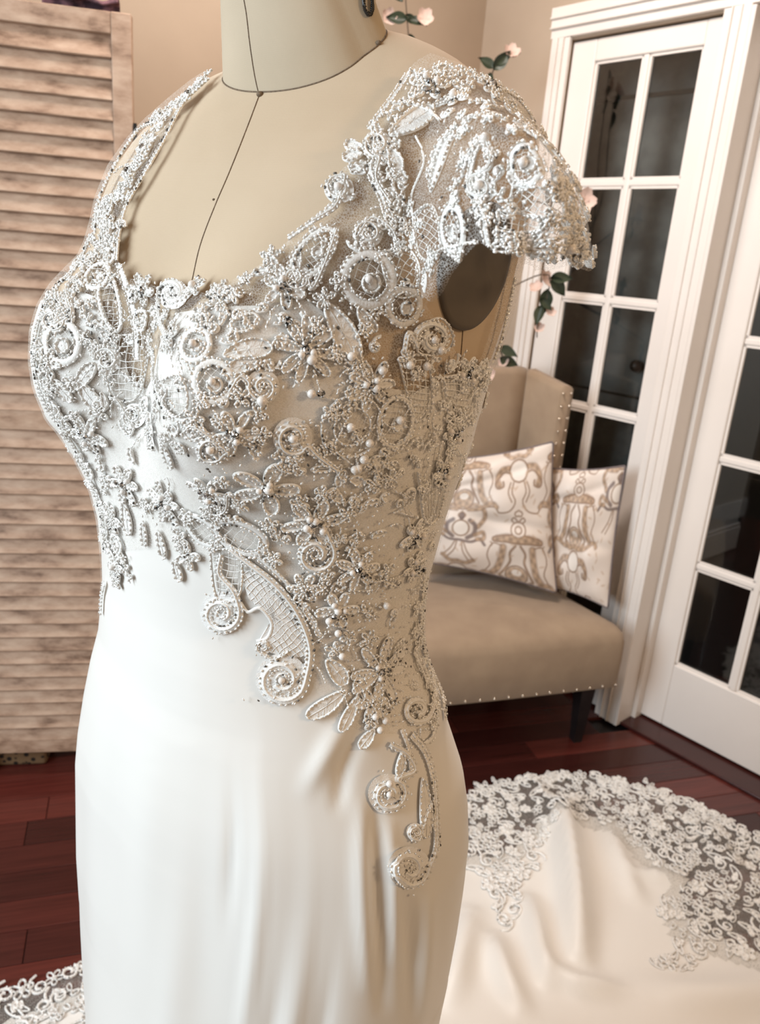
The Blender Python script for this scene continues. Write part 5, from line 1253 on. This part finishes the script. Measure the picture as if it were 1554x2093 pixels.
class FlatSurf:
    def snap(s, P, n): return P, np.tile(np.array([0, 0, 1.0]), (len(P), 1))
def flat():
    m = Motif.__new__(Motif); m.surf = FlatSurf(); m.mode = 'plane'; m.lift = .0012; m.c = GO.copy(); m.n = np.array([0, 0, 1.0]); m.mpp = .001; m.ca, m.sa = 1, 0
    m.ex, m.ey = np.array([1.0, 0, 0]), np.array([0, 1.0, 0]); m.th, m.fi, m.bp, m.bn, m.bt = MB(), MB(), [], [], []; return m
def flat_done(m, name):
    parts = [(m.th, MAT['thread']), (m.fi, MAT['fill'])]
    if m.bp: parts.append((bead_mb(np.concatenate(m.bp) - GO, np.concatenate(m.bn), np.concatenate(m.bt), .0013, .0014), MAT['bead']))
    return mesh2(name, parts)
VAR = {'train_flower': [], 'train_leaf': [], 'train_scroll': [], 'train_sprig': []}
for v in range(3):
    m = flat(); n = 5 + v % 2
    for k in range(n):
        p = rot2(teardrop(random.uniform(20, 25), 7.5, random.uniform(-.1, .1), 18), k * 360 / n); (m.fill(p, .002, (1, .5, 0)) if v == 1 else None); m.line(p, 2.0, .0035, beads=6, band=True, step=3.5)
    m.line(circ(5, 14), 2.2, .004, beads=4, band=True, closed=True); VAR['train_flower'].append(flat_done(m, 'train_flower'))
    m = flat(); p = teardrop(46, 9, .15, 22) - np.array([22, 0]); m.line(p, 2.0, .0025, beads=6, band=True, step=3.5)
    p = rot2(teardrop(26, 7, .1, 18), 50); m.fill(p, .002, (1, .5, 0)); m.line(p, 1.8, .0025, beads=7, band=True, step=3.5); VAR['train_leaf'].append(flat_done(m, 'train_leaf'))
    m = flat(); m.line(spiral2(17, 1.3, 0, 1 if v else -1, .3, 40), 2.8, .004, beads=4, band=True, step=3.5, edge=[1.0]); m.line(np.array([(17, 0), (20, 14), (12, 28), (-2, 34)]), 3, .0025, beads=5, band=True); VAR['train_scroll'].append(flat_done(m, 'train_scroll'))
    m = flat(); m.line(smooth_path(np.array([(-30, 6), (0, 0), (30, -9)]), 14), 2, beads=6)
    for x, a in ((-20, 50), (-8, -55), (8, 45), (20, -50), (28, 0)):
        p = rot2(teardrop(18, 6, .15, 14), a) + np.array([x, -x * .25]); m.line(p, 1.6, .003, beads=5, band=True, step=3.5)
    VAR['train_sprig'].append(flat_done(m, 'train_sprig'))
TL = [(930, 1645), (1000, 1612), (1050, 1598), (1140, 1587), (1260, 1600), (1340, 1618), (1450, 1663), (1556, 1713), (1660, 1770), (1660, 2010), (1556, 1965), (1500, 1955), (1430, 1945), (1400, 2005), (1335, 1990), (1365, 1935), (1395, 1890), (1345, 1870), (1355, 1848), (1400, 1840), (1395, 1800), (1340, 1762), (1260, 1700), (1200, 1690), (1140, 1682), (1095, 1760), (1062, 1860), (1022, 1892), (1008, 1840), (975, 1785), (930, 1765)]
TLW = np.array([on_z(x, y)[:2] for x, y in TL])
def place(x, y, kind=None):
    kind = kind or random.choice(['train_flower', 'train_leaf', 'train_scroll', 'train_scroll', 'train_sprig', 'train_flower', 'train_leaf'])
    o = link(kind, random.choice(VAR[kind]), gown); z = float(height(np.array([[x, y]]))[0]) + .0035
    e_ = 0.012; hx = (float(height(np.array([[x + e_, y]]))[0]) - z + .0035) / e_; hy = (float(height(np.array([[x, y + e_]]))[0]) - z + .0035) / e_
    n_ = Vector((-hx, -hy, 1)).normalized(); q = n_.to_track_quat('Z', 'Y') @ Vector((0, 0, 1)).rotation_difference(Vector((0, 0, 1)))
    from mathutils import Quaternion
    o.rotation_euler = (n_.to_track_quat('Z', 'Y') @ Quaternion((0, 0, 1), random.uniform(0, 6.28))).to_euler(); o.location = Vector((x, y, z)) - Vector(GO); o.scale = (random.uniform(.68, 1.0),) * 3
mn, mx_ = TLW.min(0), TLW.max(0); got = []
for _ in range(16000):
    p = rng.uniform(mn, mx_)
    if not inpoly(p[:1], p[1:], TLW)[0] or any((p[0] - a) ** 2 + (p[1] - b_) ** 2 < .0265 ** 2 for a, b_ in got): continue
    got.append(p)
got = got[:640]
for p in got: place(*p)
# scalloped rim of the train, seen at the right and at the lower left; wider spacing round the hidden back
for k, f in enumerate(np.radians(np.concatenate([np.arange(36, 76, 1.15), np.arange(77, 122, 3.5), np.arange(123, 146, 2.2)]))):
    r = np.interp(np.degrees(f), np.degrees(PHI), RO); place(TC[0] + (r - .006) * math.cos(f), TC[1] + (r - .006) * math.sin(f), 'train_scroll' if k % 2 else 'train_flower')
for f in np.arange(124, 146, 2.6):
    for r in (.05, .088, .126, .165, .2):
        a = math.radians(f + random.uniform(-1, 1)); rr2 = np.interp(f, np.degrees(PHI), RO) - r; place(TC[0] + rr2 * math.cos(a), TC[1] + rr2 * math.sin(a))
for f in np.concatenate([np.arange(77, 123, 3.2), np.arange(18, 36, 2.6)]):
    for r in (.045, .09, .135, .18):
        a = math.radians(f + random.uniform(-1.2, 1.2)); rr2 = np.interp(f, np.degrees(PHI), RO) - r; place(TC[0] + rr2 * math.cos(a), TC[1] + rr2 * math.sin(a))
